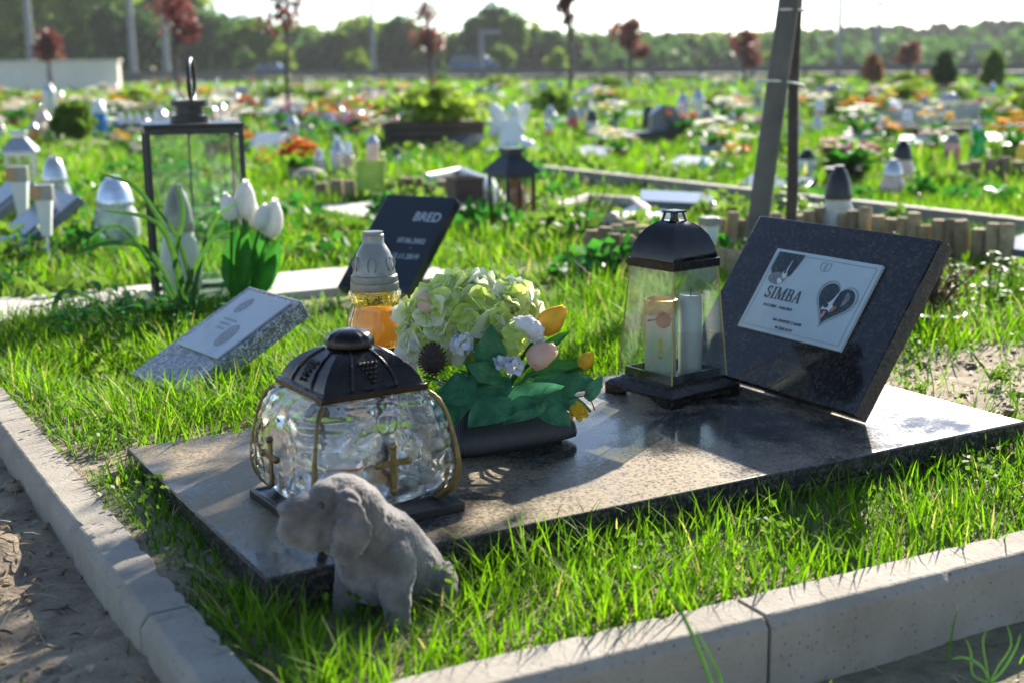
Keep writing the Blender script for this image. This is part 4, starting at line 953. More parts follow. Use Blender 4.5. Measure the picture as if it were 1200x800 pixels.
def logs(label,p0,p1,h,dia,group='log roll edgings'):
    p0=Vector((p0[0],p0[1],0)); p1=Vector((p1[0],p1[1],0)); d=p1-p0; n=max(2,int(d.length/dia)); T=thing('log_edging',label,'garden edging',p0,0,group)
    ms=[]
    for k in range(4):
        mb=MB(); r=dia*.495; hh=h*(1+.06*(k-1.5)); mb.lathe([(r,-.03),(r*.98,hh*.5),(r*.97,hh-.007),(r*.82,hh),(r*.5,hh-.001),(r*.1,hh+.001)],n=14,mod=lambda t:1+.03*math.sin(3*t+k)+.02*math.sin(7*t)); ms.append(mb)
    proto=[m.build('log',M['log'],T,ang=35) for m in ms]
    for i in range(n):
        o=proto[i] if i<4 else dup(proto[i%4],parent=T)
        o.location=d*((i+.5)/n)+Vector(RNG.normal(size=3))*.002; o.rotation_euler=(RNG.normal()*.05,RNG.normal()*.05,RNG.uniform(0,6)); o.scale=(RNG.uniform(.98,1.07),RNG.uniform(.98,1.07),RNG.uniform(.93,1.05))
    return T
P1=at(868,345); P2=at(686,316); P3=at(968,292); P4=at(1186,322)
logs('dark shaded log edging running from the sapling bed toward the domed lantern',P1,P2,.12,.042); logs('sunlit tan log edging along the back of the bed behind the domed lantern',P2,P3,.12,.042); logs('weathered log edging at right, beyond the SIMBA headstone',P3,P4,.13,.042)
logs('low log edging behind the lime green bucket and the BRED stone',at(372,238),at(560,238),.10,.055)
# bed stones
stone('headstone','dull grey low headstone on brown base inside the log bed behind the domed lantern','headstone',at(750,262)+Vector((0,0,.085)),at(838,262)+Vector((0,0,.07)),.22,5,.03,M['stone_slate'],support=0)
stone('headstone','dark low slab leaning inside the log bed, left of the grey low headstone','headstone',at(690,268)+Vector((0,0,.02)),at(745,280)+Vector((0,0,.02)),.2,16,.03,M['stone_slate'])
tag(MB().tube([at(650,262)+Vector((0,0,.05)),at(690,250)+Vector((0,0,.05)),at(742,258)+Vector((0,0,.06)),at(768,275)+Vector((0,0,.05)),at(715,292)+Vector((0,0,.09))],.028,8).build('curved_border',M['stone_tan'],None,ang=60),'curved tan stone border winding inside the log bed','border')
b=at(830,330); T=thing('solar_torch','pale square solar light on a thin stake in the log bed','garden light',(b.x,b.y,0),.4); k=mpp(b.y)
MB().tube([(0,0,-.02),(0,0,.10)],.005,6).build('stake',M['brass'],T); MB().sq([(6*k,.10),(8*k,.15)],n=2).build('tube',M['wax'],T); MB().box((0,0,.162),(19*k,19*k,.022)).build('head',M['plastic_grey'],T,bevel=.001)
# kerb row behind
a=at(622,214); c=at(1215,292); dd=(c-a); n=3
for i in range(n):
    p0=a+dd*(i/n); p1=a+dd*((i+1)/n); kk=kerb((p0.x,p0.y),(p1.x,p1.y),('rear concrete kerb stone, section left of the stake','rear concrete kerb stone, section crossing behind the stake','rear concrete kerb stone, section at the right picture edge')[i],w=.07,top=.085,cham=.012,cz=.01); kk['group']='rear kerb stones'
# potted dry plant, stone piece at right
b=at(1092,392); T=thing('potted_plant','withered brown plant in a grey bowl pot behind the SIMBA headstone','plant',(b.x,b.y,0),0); k=mpp(b.y)
MB().lathe([(24*k,0),(36*k,22*k),(38*k,26*k),(35*k,27*k),(33*k,20*k),(4*k,19*k)],n=28).build('pot',plain('grey plastic bowl',(.11,.10,.10),.55,0,.15,20,.1),T,ang=40)
st=MB(); lv=MB()
for j in range(34):
    a=RNG.uniform(0,2*PI); r=RNG.uniform(.02,.11); tip=Vector((r*math.cos(a)-.02,r*math.sin(a),RNG.uniform(.10,.24))); m_=tip*.5+Vector((0,0,.03)); st.tube([(0,0,19*k),m_,tip],[.003,.002,.001],5)
    for q in range(9): p=m_.lerp(tip,RNG.uniform(0,1)); lv.leaf(p,Vector(RNG.normal(size=3)),(0,0,1),RNG.uniform(.012,.028),.012,.6,.2,nu=3)
st.build('stems',M['bark'],T); lv.build('dry_leaves',M['dry'],T,ang=80)
def weeds(name,label,loc,n,h,r,mat,cat='plant',wl=.035,group=None):
    T=MB()
    for j in range(n):
        a=RNG.uniform(0,2*PI); rr=r*math.sqrt(RNG.uniform(0,1)); b=Vector((rr*math.cos(a),rr*math.sin(a),0)); d=Vector((math.cos(a)*.5*RNG.uniform(.2,1),math.sin(a)*.5*RNG.uniform(.2,1),RNG.uniform(.6,1)))
        hh=h*RNG.uniform(.4,1.05); T.tube([b,b+d*hh*.5,b+d*hh],[.0022,.0016,.001],4)
        for q in range(5): p=b+d*hh*RNG.uniform(.25,1); aa=RNG.uniform(0,6.3); T.leaf(p,(math.cos(aa),math.sin(aa),RNG.uniform(.1,.8)),(0,0,1),wl*RNG.uniform(.6,1.2),wl*.38,.5,.15,nu=4)
    T.ell((0,0,-.004),(r*1.02,r*1.02,.016),14,6)
    o=T.build(name,M[mat],None,loc,ang=80); return tag(o,label,cat,group)
weeds('weed_clump','bright leafy weed clump beside the withered potted plant',at(1150,372),26,.14,.10,'leaf_bright'); weeds('weed_clump','leafy weeds in front of the right log edging by the low stone',at(1165,352),16,.13,.08,'leaf_mid')
weeds('weed_clump','dark leafy weeds before the pale paving slab at left',at(160,402),34,.12,.16,'leaf_green',wl=.045); weeds('weed_clump','leafy weeds at the foot of the black frame lantern',at(205,395),34,.13,.12,'leaf_green',wl=.04)
weeds('weed_clump','leafy weed at the left picture edge above the kerb',at(2,345),16,.12,.06,'leaf_green',wl=.05)
weeds('weed_clump','green plants beside the small black house lantern, right of it',at(655,270),46,.17,.18,'leaf_mid',wl=.03)
stone('headstone','pale low stone slab at right edge before the weathered log edging','headstone',at(1160,318)+Vector((0,0,.07)),at(1235,330)+Vector((0,0,.07)),.2,12,.035,M['stone_slate'],support=0)
# arching broad grass blades left of the tulips
def blade(mb,pts,w):
    pts=[Vector(p) for p in pts]; P=[]
    for i in range(len(pts)-1):
        p0,p1,p2,p3=pts[max(i-1,0)],pts[i],pts[i+1],pts[min(i+2,len(pts)-1)]
        for j in range(4):
            t=j/4; P.append(.5*((2*p1)+(-p0+p2)*t+(2*p0-5*p1+4*p2-p3)*t*t+(-p0+3*p1-3*p2+p3)*t**3))
    P.append(pts[-1]); vs=[];fs=[]; n=len(P)
    for i,p in enumerate(P):
        d=(P[min(i+1,n-1)]-P[max(i-1,0)]).normalized(); s=d.cross(Vector((.3,-1,.25))).normalized(); ww=w*(math.sin(PI*min(1,.18+.80*i/(n-1)))**.7)
        dn=d.cross(s)*.25*ww
        vs+= [p-s*ww/2,p+dn,p+s*ww/2]
    for i in range(n-1): fs+=[(3*i,3*i+1,3*i+4,3*i+3),(3*i+1,3*i+2,3*i+5,3*i+4)]
    mb.add(vs,fs)
Yb=at(190,395).y
def tuft(label,base,ends,w):
    b=at(*base); mb=MB()
    for e in ends:
        pts=[Vector((0,0,0))]+[atY(px,py,b.y+dy)-b for px,py,dy in e]; blade(mb,pts,w*RNG.uniform(.8,1.2))
    tag(mb.build('grass_tuft',M['grass_tall'],None,b,ang=80),label,'grass tuft')
tuft('tuft of long arching grass blades reaching over the black frame lantern foot',(225,392),[[(205,300,-.1),(165,225,-.1),(118,204,-.15)],[(212,330,-.1),(185,262,-.15),(120,247,-.2)],[(190,330,0),(140,265,-.1),(95,290,-.1)],[(205,310,0),(215,250,0),(205,215,.02)],[(230,330,0),(250,262,0),(282,236,-.05)],[(215,350,0),(245,285,-.1),(275,270,-.1)],[(180,300,0),(130,285,0),(82,300,0)],[(225,340,0),(208,280,.05),(180,240,.05)]],.011)
tuft('bent broad grass blade in front of the left paving slab',(64,410),[[(62,370,0),(70,345,-.02),(85,342,-.05),(110,352,-.1),(132,372,-.12)]],.012)
tuft('thin grass blades sticking up at the bottom centre before the front kerb',(850,860),[[(830,790,0),(800,720,.02),(760,650,.05)],[(845,800,0),(838,780,0),(815,735,0)]],.004)
tuft('grass blades growing in front of the front kerb at lower right',(1160,800),[[(1155,775,0),(1152,750,0),(1158,735,0)],[(1170,780,0),(1185,755,0),(1178,725,0)],[(1150,780,0),(1130,770,0),(1115,772,0)],[(1175,785,0),(1190,760,0),(1196,742,0)],[(1140,790,0),(1138,765,0),(1132,748,0)]],.0022)
# ================================================================== MIDDLE DISTANCE, ONE BY ONE
def K(px,py,z=0): b=at(px,py,z); return b,mpp(b.y)
def flowers(name,label,loc,h,r,cols,pot=None,group=None,nb=16,ph=.35,rot=0,bs=.22):
    T=thing(name,label,'flowers',loc,rot,group)
    if pot is not None: MB().lathe([(r*.42,0),(r*.60,h*ph),(r*.63,h*ph+.004),(r*.5,h*ph)],n=14).build('pot',pot,T)
    z0=h*ph if pot is not None else 0; lf=MB()
    for k in range(nb*2):
        a=RNG.uniform(0,2*PI); d=Vector((math.cos(a),math.sin(a),RNG.uniform(.2,1.4))).normalized(); lf.leaf((0,0,z0*.9),d,(0,0,1),r*RNG.uniform(.7,1.2),r*.28,.3,.15,nu=3)
    lf.build('leaves',M['leaf_green'],T,ang=80)
    for q,c in enumerate(cols):
        mb=MB()
        for k in range(nb//len(cols)+1):
            a=RNG.uniform(0,2*PI); rr=r*math.sqrt(RNG.uniform(0,.9)); p=Vector((rr*math.cos(a),rr*math.sin(a),z0+(h-z0)*RNG.uniform(.55,1)*(1-.35*(rr/r)**2)))
            ph_=RNG.uniform(0,6)
            for j in range(5): aa=ph_+j*2*PI/5; mb.leaf(p,(math.cos(aa),math.sin(aa),.5),(0,0,1),r*bs,r*bs*.85,.2,.2,nu=3)
            mb.ell(p+Vector((0,0,r*.05)),(r*bs*.35,)*3,6,4)
        mb.build('blossoms',M[c],T,ang=80)
    return T
def shrub(name,label,loc,r,h,mat,n=900,ls=.03,group=None,kind='shrub',conic=0,wild=0.0):
    T=thing(name,label,kind,loc,0,group); nn=n
    ph=RNG.uniform(0,6,3); 
    u=RNG.normal(size=(nn,3)); u/=np.linalg.norm(u,axis=1)[:,None]; rad=RNG.uniform(.45,1,nn)**.5
    t=(u[:,2]*rad+1)/2; k=(1-conic*t)*(1+(.16+wild)*np.sin(3*np.arctan2(u[:,1],u[:,0])+ph[0]+4*t)+(.12+wild)*np.sin(5*t*3+ph[1]))*RNG.uniform(1-wild,1+wild,nn)
    P=np.stack([u[:,0]*rad*r*k,u[:,1]*rad*r*k,.06*h+t*h*.96],1)
    leafcloud('foliage',P,ls,M[mat],T); MB().tube([(0,0,-.02),(0,0,h*.5)],[.03*r+.006,.01*r+.004],6).build('stem',M['bark'],T); return T
def leafcloud(name,P,ls,mat,parent,asp=.55,attr=None):
    n=len(P); a=RNG.normal(size=(n,3)); a/=np.linalg.norm(a,axis=1)[:,None]; b=np.cross(a,RNG.normal(size=(n,3))); b/=np.linalg.norm(b,axis=1)[:,None]
    s=(ls*RNG.uniform(.6,1.3,n))[:,None]; a=a*s; b=b*s*asp; c=np.cross(a,b); c=c/np.linalg.norm(c,axis=1)[:,None]*s*.12
    co=np.stack([P-a,P+b+c,P+a,P-b+c],1).reshape(-1,3); f=np.arange(4*n).reshape(n,4)
    m=npmesh(name,co,[f],attr); m.materials.append(mat); o=bpy.data.objects.new(name,m); COL.objects.link(o)
    if parent is not None: o.parent=parent
    return o
b,k=K(600,183); T=thing('angel_statue','white winged angel statue kneeling on a pale base','statue',(b.x,b.y,0),.2)
MB().box((0,0,.02),(62*k,45*k,.05)).build('base',M['stone_grey'],T,bevel=.004)
mb=MB()
def cp2(a,c,r0,r1,n=8):
    for i in range(n): t=i/(n-1); q=Vector(a).lerp(Vector(c),t); r=r0+(r1-r0)*t; mb.ell(q,(r,r,r),12,8)
cp2((0,0,.05),(0,0,26*k+.04),17*k,9*k); cp2((10*k,-4*k,.05),(18*k,-8*k,.06),12*k,8*k); cp2((0,0,26*k),(2*k,0,38*k),9*k,7*k); cp2((5*k,-4*k,34*k),(12*k,-8*k,28*k),4*k,3*k); cp2((12*k,-8*k,28*k),(6*k,-9*k,36*k),3*k,3*k); mb.ell((2*k,-1*k,52*k),(6.5*k,6.5*k,7.5*k),14,10); cp2((2*k,0,40*k),(2*k,0,48*k),4*k,4*k)
r_=mb.mesh('raw'); o=bpy.data.objects.new('raw',r_); COL.objects.link(o); m_=o.modifiers.new('r','REMESH'); m_.mode='VOXEL'; m_.voxel_size=1.3*k; s_=o.modifiers.new('s','SMOOTH'); s_.iterations=4
me=bpy.data.meshes.new_from_object(o.evaluated_get(bpy.context.evaluated_depsgraph_get())); bpy.data.objects.remove(o); me.materials.clear(); me.materials.append(M['angel']); me.polygons.foreach_set('use_smooth',[True]*len(me.polygons))
o=bpy.data.objects.new('figure',me); COL.objects.link(o); o.parent=T
for s in (-1,1):
    mb=MB(); mb.leaf((s*3*k,5*k,26*k),(s*.55,.25,1),(0,1,.1),38*k,16*k,.2,.1,lambda t:math.sin(PI*min(1,t*.8+.12))**.6,nu=7); w_=mb.build('wing',M['angel'],T,ang=80); sm=w_.modifiers.new('s','SOLIDIFY'); sm.thickness=2*k
b,k=K(585,170); stone('headstone','white book-shaped headstone left of the angel statue','headstone',(b.x-12*k,b.y,.06),(b.x+14*k,b.y-.05,.06),34*k,62,.03,M['stone_white'])
b,k=K(505,186); stone('headstone','blue grey tilted name stone before the dark brown planter','headstone',at(487,180)+Vector((0,0,.01)),at(525,184)+Vector((0,0,.01)),.30,24,.03,M['stone_slate'],support=0)
b,k=K(548,172); tag(MB().box((0,0,.06),(26*k,20*k,.12)).build('memorial_block',M['stone_tan'],None,(b.x,b.y,0),.3,bevel=.006),'small tan memorial block right of the blue grey name stone','memorial')
b,k=K(508,178); T=thing('planter_box','dark brown wooden planter box with green shrub growing in it','planter',(b.x,b.y,0),.1)
for i in range(4): MB().box((0,0,.02+.055*i),(112*k,60*k,.05)).build('board',M['brown_box'],T,bevel=.004)
b2=b; shrub('planter_shrub','olive green bushy shrub growing in the dark brown planter',(b.x+.05,b.y,.18),42*k,42*k,'leaf_light',800,.042,wild=.38)
flowers('flower_clump','mixed pink and orange flowers at the left end of the brown planter',(b.x-62*k,b.y-.1,0),58*k,28*k,['petal_pink','petal_orange','petal_white'],None,nb=18)
b,k=K(436,240); T=thing('bucket','lime green plastic bucket on the pale stone slab','bucket',(b.x,b.y,.03),0)
MB().lathe([(14*k,0),(17.5*k,42*k),(18.2*k,43*k),(16.5*k,43*k),(13.5*k,3*k),(1*k,2*k)],n=28).build('body',M['lime_pot'],T); MB().lathe([(16*k,36*k),(16.2*k,39*k),(2*k,40*k)],n=20).build('soil',M['terracotta'],T)
znicz('candle_lantern','silver capped candle standing in the lime green bucket',(b.x+.01,b.y,.03+39*k),32*k,9*k,M['peach_glass'],M['plastic_silver'],shape=1)
for px,py,h,r,bd,ld,lab in ((375,215,38,9,'wax','plastic_silver','white candle with silver cone lid right of the red flowers'),(397,212,50,9,'wax','plastic_silver','white cone-lidded candle, taller of the two left of the green bucket'),(409,214,46,8,'peach_glass','plastic_silver','peach cone-lidded candle touching the tall white one beside the green bucket'),
    (465,200,26,6,'wax','metal_black','small white candle with black lid before the dark brown planter'),
    (945,214,38,13,'white_plastic','metal_black','white candle with black pointed lid right of the sapling'),
    (1045,236,48,14,'peach_glass','plastic_silver','peach candle with silver bell lid at right middle, nearer of two'),(1056,222,56,14,'peach_glass','metal_black','peach candle with black pointed lid at right middle'),
    (1115,192,34,11,'pink_glass','plastic_grey','pink candle with grey lid near the green pinwheel'),(1143,195,28,5,'orange_wax','orange_wax','slim orange candle right below the green pinwheel'),
    (1196,205,36,9,'yellow_plastic','yellow_plastic','bright yellow candle at the right picture edge'),(823,206,20,5,'cyan_plastic','cyan_plastic','small turquoise candle, left of the pair by the yellow flowers'),(849,209,22,6,'cyan_plastic','cyan_plastic','small turquoise candle, right of the pair by the yellow flowers'),
    (118,168,48,11,'blue_plastic','white_plastic','blue candle with white lid right of the round shrub'),(140,160,26,8,'blue_plastic','plastic_silver','small blue and silver candle before the white picket fence'),
    (73,170,44,10,'crystal','plastic_silver','silver crystal candle left of the round shrub'),(60,140,40,9,'crystal','plastic_silver','silver candle above the brown pot at far left'),(52,165,36,10,'pink_glass','peach_glass','rose coloured candle left of the round shrub')):
    b,k=K(px,py); znicz('candle_lantern',lab,(b.x,b.y,0),h*k,r*k,M[bd],M[ld],shape=int(RNG.integers(0,4)))
b,k=K(980,292); T=znicz('candle_lantern','clear fluted crystal candle with dark blue black lid behind the SIMBA headstone',(b.x,b.y,0),96*k,20*k,M['crystal'],M['metal_black'],shape=0)
b,k=K(350,218); flowers('red_flowers','bright red orange potted flowers right of the black frame lantern',(b.x,b.y,0),54*k,21*k,['petal_red','petal_red','petal_orange'],M['stone_tan'],nb=40,bs=.34)
b,k=K(308,205); flowers('orange_flower','single orange flower clump beside the black frame lantern',(b.x,b.y,0),32*k,11*k,['petal_orange'],None,nb=8,bs=.4)
b,k=K(363,222); tag(MB().ell((0,0,.05),(22*k,16*k,.055),12,8).build('boulder',M['stone_tan'],None,(b.x,b.y,0),0,ang=180),'rounded beige boulder under the red flowers','stone')
b,k=K(335,176); T=MB(); 
for i in range(6): T.ell((0,0,(5+i*2)*k),(8*k-i*.5*k,7*k,7*k),10,8)
T.ell((0,-3*k,21*k),(6*k,6*k,5.5*k),10,8); T.lathe([(2.4*k,0),(.3*k,6*k)],(-3.6*k,-3*k,24*k),6); T.lathe([(2.4*k,0),(.3*k,6*k)],(3.6*k,-3*k,24*k),6)
tag(T.build('cat_figurine',M['metal_black'],None,(b.x,b.y,0),0,ang=60),'black cat figurine with pointed ears behind the red flowers','figurine')
b,k=K(300,180); stone('headstone','white rounded low stone right of the black frame lantern','headstone',(b.x-18*k,b.y,.03),(b.x+18*k,b.y-.1,.03),.25,25,.04,M['stone_white'])
b,k=K(318,145); stone('headstone','white tilted slab in the grass behind the black frame lantern','headstone',(b.x-10*k,b.y,.08),(b.x+22*k,b.y,.04),.3,38,.04,M['stone_white'])
b,k=K(88,172); shrub('round_shrub','dense rounded olive green shrub, the largest at left',(b.x,b.y,0),22*k,50*k,'leaf_mid',2600,.035)
b,k=K(110,176); tag(MB().lathe([(24*k,0),(30*k,.05),(26*k,.06),(4*k,.05)],n=16,sx=1.2).build('stone_planter',M['stone_tan'],None,(b.x,b.y,0)),'low tan stone planter rim under the round shrub','planter')
tag(MB().tube([at(130,172)+Vector((0,0,.05)),at(155,180)+Vector((0,0,.04)),at(165,190)+Vector((0,0,.03))],.05,7).build('driftwood',M['brown_box'],None),'brown wooden log lying right of the round shrub','log')
b,k=K(545,246); tag(MB().sq([(16*k,0),(17*k,34*k),(18*k,35*k),(18*k,38*k),(15*k,38*k),(14*k,30*k)],n=2).build('planter',M['brown_box'],None,(b.x,b.y,0),.4,ang=25,bevel=.003),'dark square planter pot left of the small black house lantern','planter')
tag(MB().tube([at(500,228)+Vector((0,0,.06)),at(540,222)+Vector((0,0,.07)),at(572,232)+Vector((0,0,.06)),at(588,255)+Vector((0,0,.04))],.035,8).build('curved_border',M['stone_grey'],None,ang=60),'grey curved stone border behind the square planter pot','border')
b,k=K(778,170); T=thing('gravestone','dark rounded gravestone with a black ledge and red flowers','headstone',(b.x,b.y,0),.15)
MB().poly([(-18*k,0),(18*k,0),(18*k,26*k),(10*k,40*k),(-4*k,42*k),(-16*k,32*k)],-.05,.05,Matrix.Translation((0,0,.02))@Matrix.Rotation(PI/2,4,'X')).build('stone',M['stone_slate'],T,bevel=.004)
MB().box((10*k,-.08,.05),(110*k,.28,.10)).build('ledge',M['metal_black'],T,bevel=.004)
flowers('red_flowers','vivid red flowers lying on the dark gravestone ledge',(b.x+20*k,b.y-.08,.10),28*k,22*k,['petal_red','petal_orange'],None,nb=20)
for px,py,h,bd,ld,lab in ((760,160,34,'metal_black','metal_black','black candle left of the dark gravestone'),(800,152,40,'wax','plastic_silver','white candle right behind the dark gravestone'),(818,152,44,'crystal','plastic_silver','glittering clear candle farther right of the dark gravestone'),(828,160,30,'orange_wax','plastic_grey','orange candle at the right end of the gravestone ledge')):
    b,k=K(px,py); znicz('candle_lantern',lab,(b.x,b.y,0),h*k,9*k,M[bd],M[ld],shape=1)
for i,(px,py,lab,w,mt) in enumerate(((690,190,'pale grey flat stone in bright grass right of the angel',48,'stone_grey'),(800,204,'pale grey low stone left of the turquoise candles',44,'stone_grey'),(900,232,'pale flat plaque behind the wooden stake',70,'stone_slate'),(1085,176,'pale slanting stone left of the green pinwheel',60,'stone_white'),(1165,172,'white topped low brown stone at right',50,'stone_white'),(650,150,'grey round stone right of the angel statue',26,'stone_grey'),(690,140,'faint flat stone far behind the angel',30,'stone_grey'),(745,140,'faint pale stone left of the dark gravestone',30,'stone_grey'))):
    b,k=K(px,py); stone('headstone',lab,'headstone',(b.x-w*k/2,b.y+.05,.045),(b.x+w*k/2,b.y-.08,.035),.24,9,.05,M[mt],support=0)
b,k=K(858,196); flowers('yellow_flowers','yellow blossoms beside the turquoise candles left of the stake',(b.x,b.y,0),28*k,22*k,['petal_yellow','petal_orange'],None,nb=12,bs=.3)
b,k=K(990,220); flowers('pink_bouquet','big pink and magenta bouquet with green leaves right of the sapling',(b.x,b.y,0),60*k,40*k,['petal_pink','petal_magenta','petal_white','petal_rose'],M['plastic_black'],nb=44,bs=.16)
b,k=K(985,285); weeds('weed_clump','fresh green plant left of the crystal candle behind the headstone',at(950,282),26,70*k,24*k,'leaf_bright',wl=.05); weeds('weed_clump','bright green plant right of the crystal candle before the rear kerb',at(1010,290),16,40*k,20*k,'leaf_bright',wl=.04)
b,k=K(1138,205); T=thing('pinwheel','bright green toy pinwheel on a stick at right','pinwheel',(b.x,b.y,0),.4); MB().tube([(0,0,0),(0,0,36*k)],2*k*.5,6).build('stick',M['white_plastic'],T)
mb=MB()
for i in range(4): a=i*PI/2+.6; mb.leaf((0,-.01,36*k),(math.cos(a)*.5,-.25,math.sin(a)),(0,-1,0),20*k,16*k,.6,.4,nu=4)
mb.build('vane',M['green_plastic'],T,ang=80)
logs('low dark log edging at far right below the yellow candle',at(1120,212),at(1230,210),.10,.06); 
def picket(label,p0,p1,h,mat,sp=.07):
    p0=Vector((p0.x,p0.y,0)); p1=Vector((p1.x,p1.y,0)); d=p1-p0; L=d.length; T=thing('picket_fence',label,'fence',p0,math.atan2(d.y,d.x)); 
    n=min(90,int(L/sp)); proto=None
    for i in range(n):
        if proto is None: mb=MB(); w=.6*L/n; mb.poly([(-w/2,0),(w/2,0),(w/2,h*.88),(0,h),(-w/2,h*.88)],-.008,.008,Matrix.Rotation(PI/2,4,'X')); o=proto=mb.build('picket',mat,T)
        else: o=dup(proto,parent=T)
        o.location=(L*(i+.5)/n,0,0)
    for z in (.25,.68): MB().box((L/2,.014,h*z),(L,.01,.03)).build('rail',mat,T)
picket('low white picket fence behind the black frame lantern',at(138,162),at(238,160),31*mpp(10.5),M['strap']); picket('low grey picket fence far at right behind the pale slanting stone',at(1012,160),at(1146,150),26*mpp(12),M['grey_picket'])

# ================================================================== FAR GRAVES (blurred crowd of candles, pots and stones)
proto={}
cand=[('wax','plastic_silver'),('crystal','plastic_silver'),('red_wax','plastic_grey'),('wax','metal_black'),('peach_glass','plastic_silver'),('clear_w','plastic_grey'),('orange_wax','plastic_silver'),('blue_plastic','plastic_silver'),('yellow_plastic','plastic_grey')]
M['clear_w']=M['crystal']
cn=['milky white with silver lid','glittering crystal with silver lid','red glass with grey lid','white with black lid','peach glass with silver lid','clear ribbed with grey lid','orange glass with silver lid','blue with silver lid','yellow with grey lid']
def area_ok(px,py):
    return not (560<px<640 and 120<py<190) and not (730<px<840 and 110<py<172) and not (0<px<140 and 95<py<112 and False)
placed=[]
def scatter(n, xr, yr, dens=lambda px,py:1):
    o=[]
    while len(o)<n:
        px=RNG.uniform(*xr); py=yr[0]+(yr[1]-yr[0])*RNG.uniform()**1.15
        if not area_ok(px,py) or RNG.uniform()>dens(px,py): continue
        b=at(px,py); o.append((px,py,b))
    return o
def dens(px,py): 
    d=1.0 if px<480 else (.8 if px<900 else .8)
    if 380<px<700 and py<106 and px>300: d*=.6
    if py>140: d*=.55 if px<480 else .3
    return d
sc_=scatter(262,(-20,1220),(99,172),dens)
for i,(px,py,b) in enumerate(sc_):
    j=int(RNG.choice(len(cand),p=[.22,.20,.14,.08,.12,.08,.08,.04,.04])); h=RNG.uniform(.16,.30); far=b.y>14
    key=(j,int(RNG.integers(0,4)))
    lab='distant blurred grave candle, %s'%cn[j]; gp_='%s candles far back'%cn[j]
    if key not in proto: proto[key]=znicz('candle_lantern',lab,(b.x,b.y,0),.22,.06,M[cand[j][0]],M[cand[j][1]],gp_,key[1])
    else: dup(proto[key],(b.x,b.y,0),RNG.uniform(0,6),RNG.uniform(.5,1.1),lab,gp_)
fl_=[(['petal_white','petal_pink'],'white and pink'),(['petal_red','petal_orange'],'red and orange'),(['petal_magenta','petal_lilac'],'magenta and lilac'),(['petal_yellow','petal_white'],'yellow and white'),(['petal_orange','petal_yellow'],'orange and yellow'),(['petal_white','petal_cream'],'cream white')]
for i,(px,py,b) in enumerate(scatter(175,(-20,1220),(98,165),dens)+scatter(40,(-20,1220),(128,192),lambda px,py:1 if px<330 or px>640 else .2)):
    j=int(RNG.choice(6,p=[.32,.09,.14,.12,.09,.24])); key=('f',j); lab='distant blurred %s flowers in a pot on a grave'%fl_[j][1]; gp_='%s flower pots far back'%fl_[j][1]
    if key not in proto: proto[key]=flowers('flower_pot',lab,(b.x,b.y,0),.34,.17,fl_[j][0],M[['terracotta','plastic_black','stone_grey'][j%3]],gp_,nb=14,bs=.28)
    else: dup(proto[key],(b.x,b.y,0),RNG.uniform(0,6),RNG.uniform(.45,.95),lab,gp_)
for i,(px,py,b) in enumerate(scatter(110,(-20,1220),(99,160),dens)):
    j=i%3; key=('s',j); mt=['stone_slate','stone_white','stone_grey'][j]; nm_=['slate grey','white','light grey'][j]
    lab='distant small %s tilted gravestone with flat slab'%nm_; gp_='%s gravestones far back'%nm_
    if key not in proto:
        T=thing('gravestone',lab,'headstone',(b.x,b.y,0),.2,gp_); w=.28; h=.22; R_=Matrix.Rotation(math.radians(48),3,'X')
        MB().box(R_@Vector((0,h/2,0))+Vector((0,0,.05)),(w,h,.045),R_).build('stone',M[mt],T,bevel=.004); MB().box((0,.14,.03),(.5,.46,.06)).build('slab',M['stone_grey'],T,bevel=.004); proto[key]=T
    else: dup(proto[key],(b.x,b.y,0),RNG.uniform(-.5,.9),RNG.uniform(.4,.85),lab,gp_)
for i,(px,py,b) in enumerate(scatter(52,(-20,1220),(97,150),lambda px,py:1 if px<480 else .8)):
    j=i%2; key=('b',j); nm_=['light green','dark green'][j]; lab='distant low rounded %s shrub between graves'%nm_; gp_='%s shrubs far back'%nm_
    if key not in proto: proto[key]=shrub('grave_shrub',lab,(b.x,b.y,0),.26,.36,['leaf_light','leaf_mid'][j],700,.045,gp_,wild=.3)
    else: dup(proto[key],(b.x,b.y,0),RNG.uniform(0,6),RNG.uniform(.35,.95),lab,gp_)
for i,(px,py,b) in enumerate(scatter(60,(-20,1220),(101,168),dens)):
    j=i%2; key=('k',j); nm_=['pale concrete','brown timber'][j]; lab='distant low %s border framing a small grave'%nm_; gp_='%s grave borders far back'%nm_
    if key not in proto:
        T=thing('grave_border',lab,'grave border',(b.x,b.y,0),YAW,gp_); mb=MB(); w,l=.28,.5
        for c,dm in (((0,-w,.04),(2*l,.05,.11)),((0,w,.04),(2*l,.05,.11)),((-l+.025,0,.04),(.05,2*w-.051,.11)),((l-.025,0,.04),(.05,2*w-.051,.11))): mb.box(c,dm)
        mb.build('frame',M[['concrete','brown_box'][j]],T,bevel=.004); MB().box((0,0,.0),(2*l-.11,2*w-.06,.05)).build('fill',M[['stone_tan','soilpot'][j]],T); proto[key]=T
    else: dup(proto[key],(b.x,b.y,0),YAW+RNG.choice([0,PI/2])+RNG.normal()*.06,RNG.uniform(.7,1.2),lab,gp_)
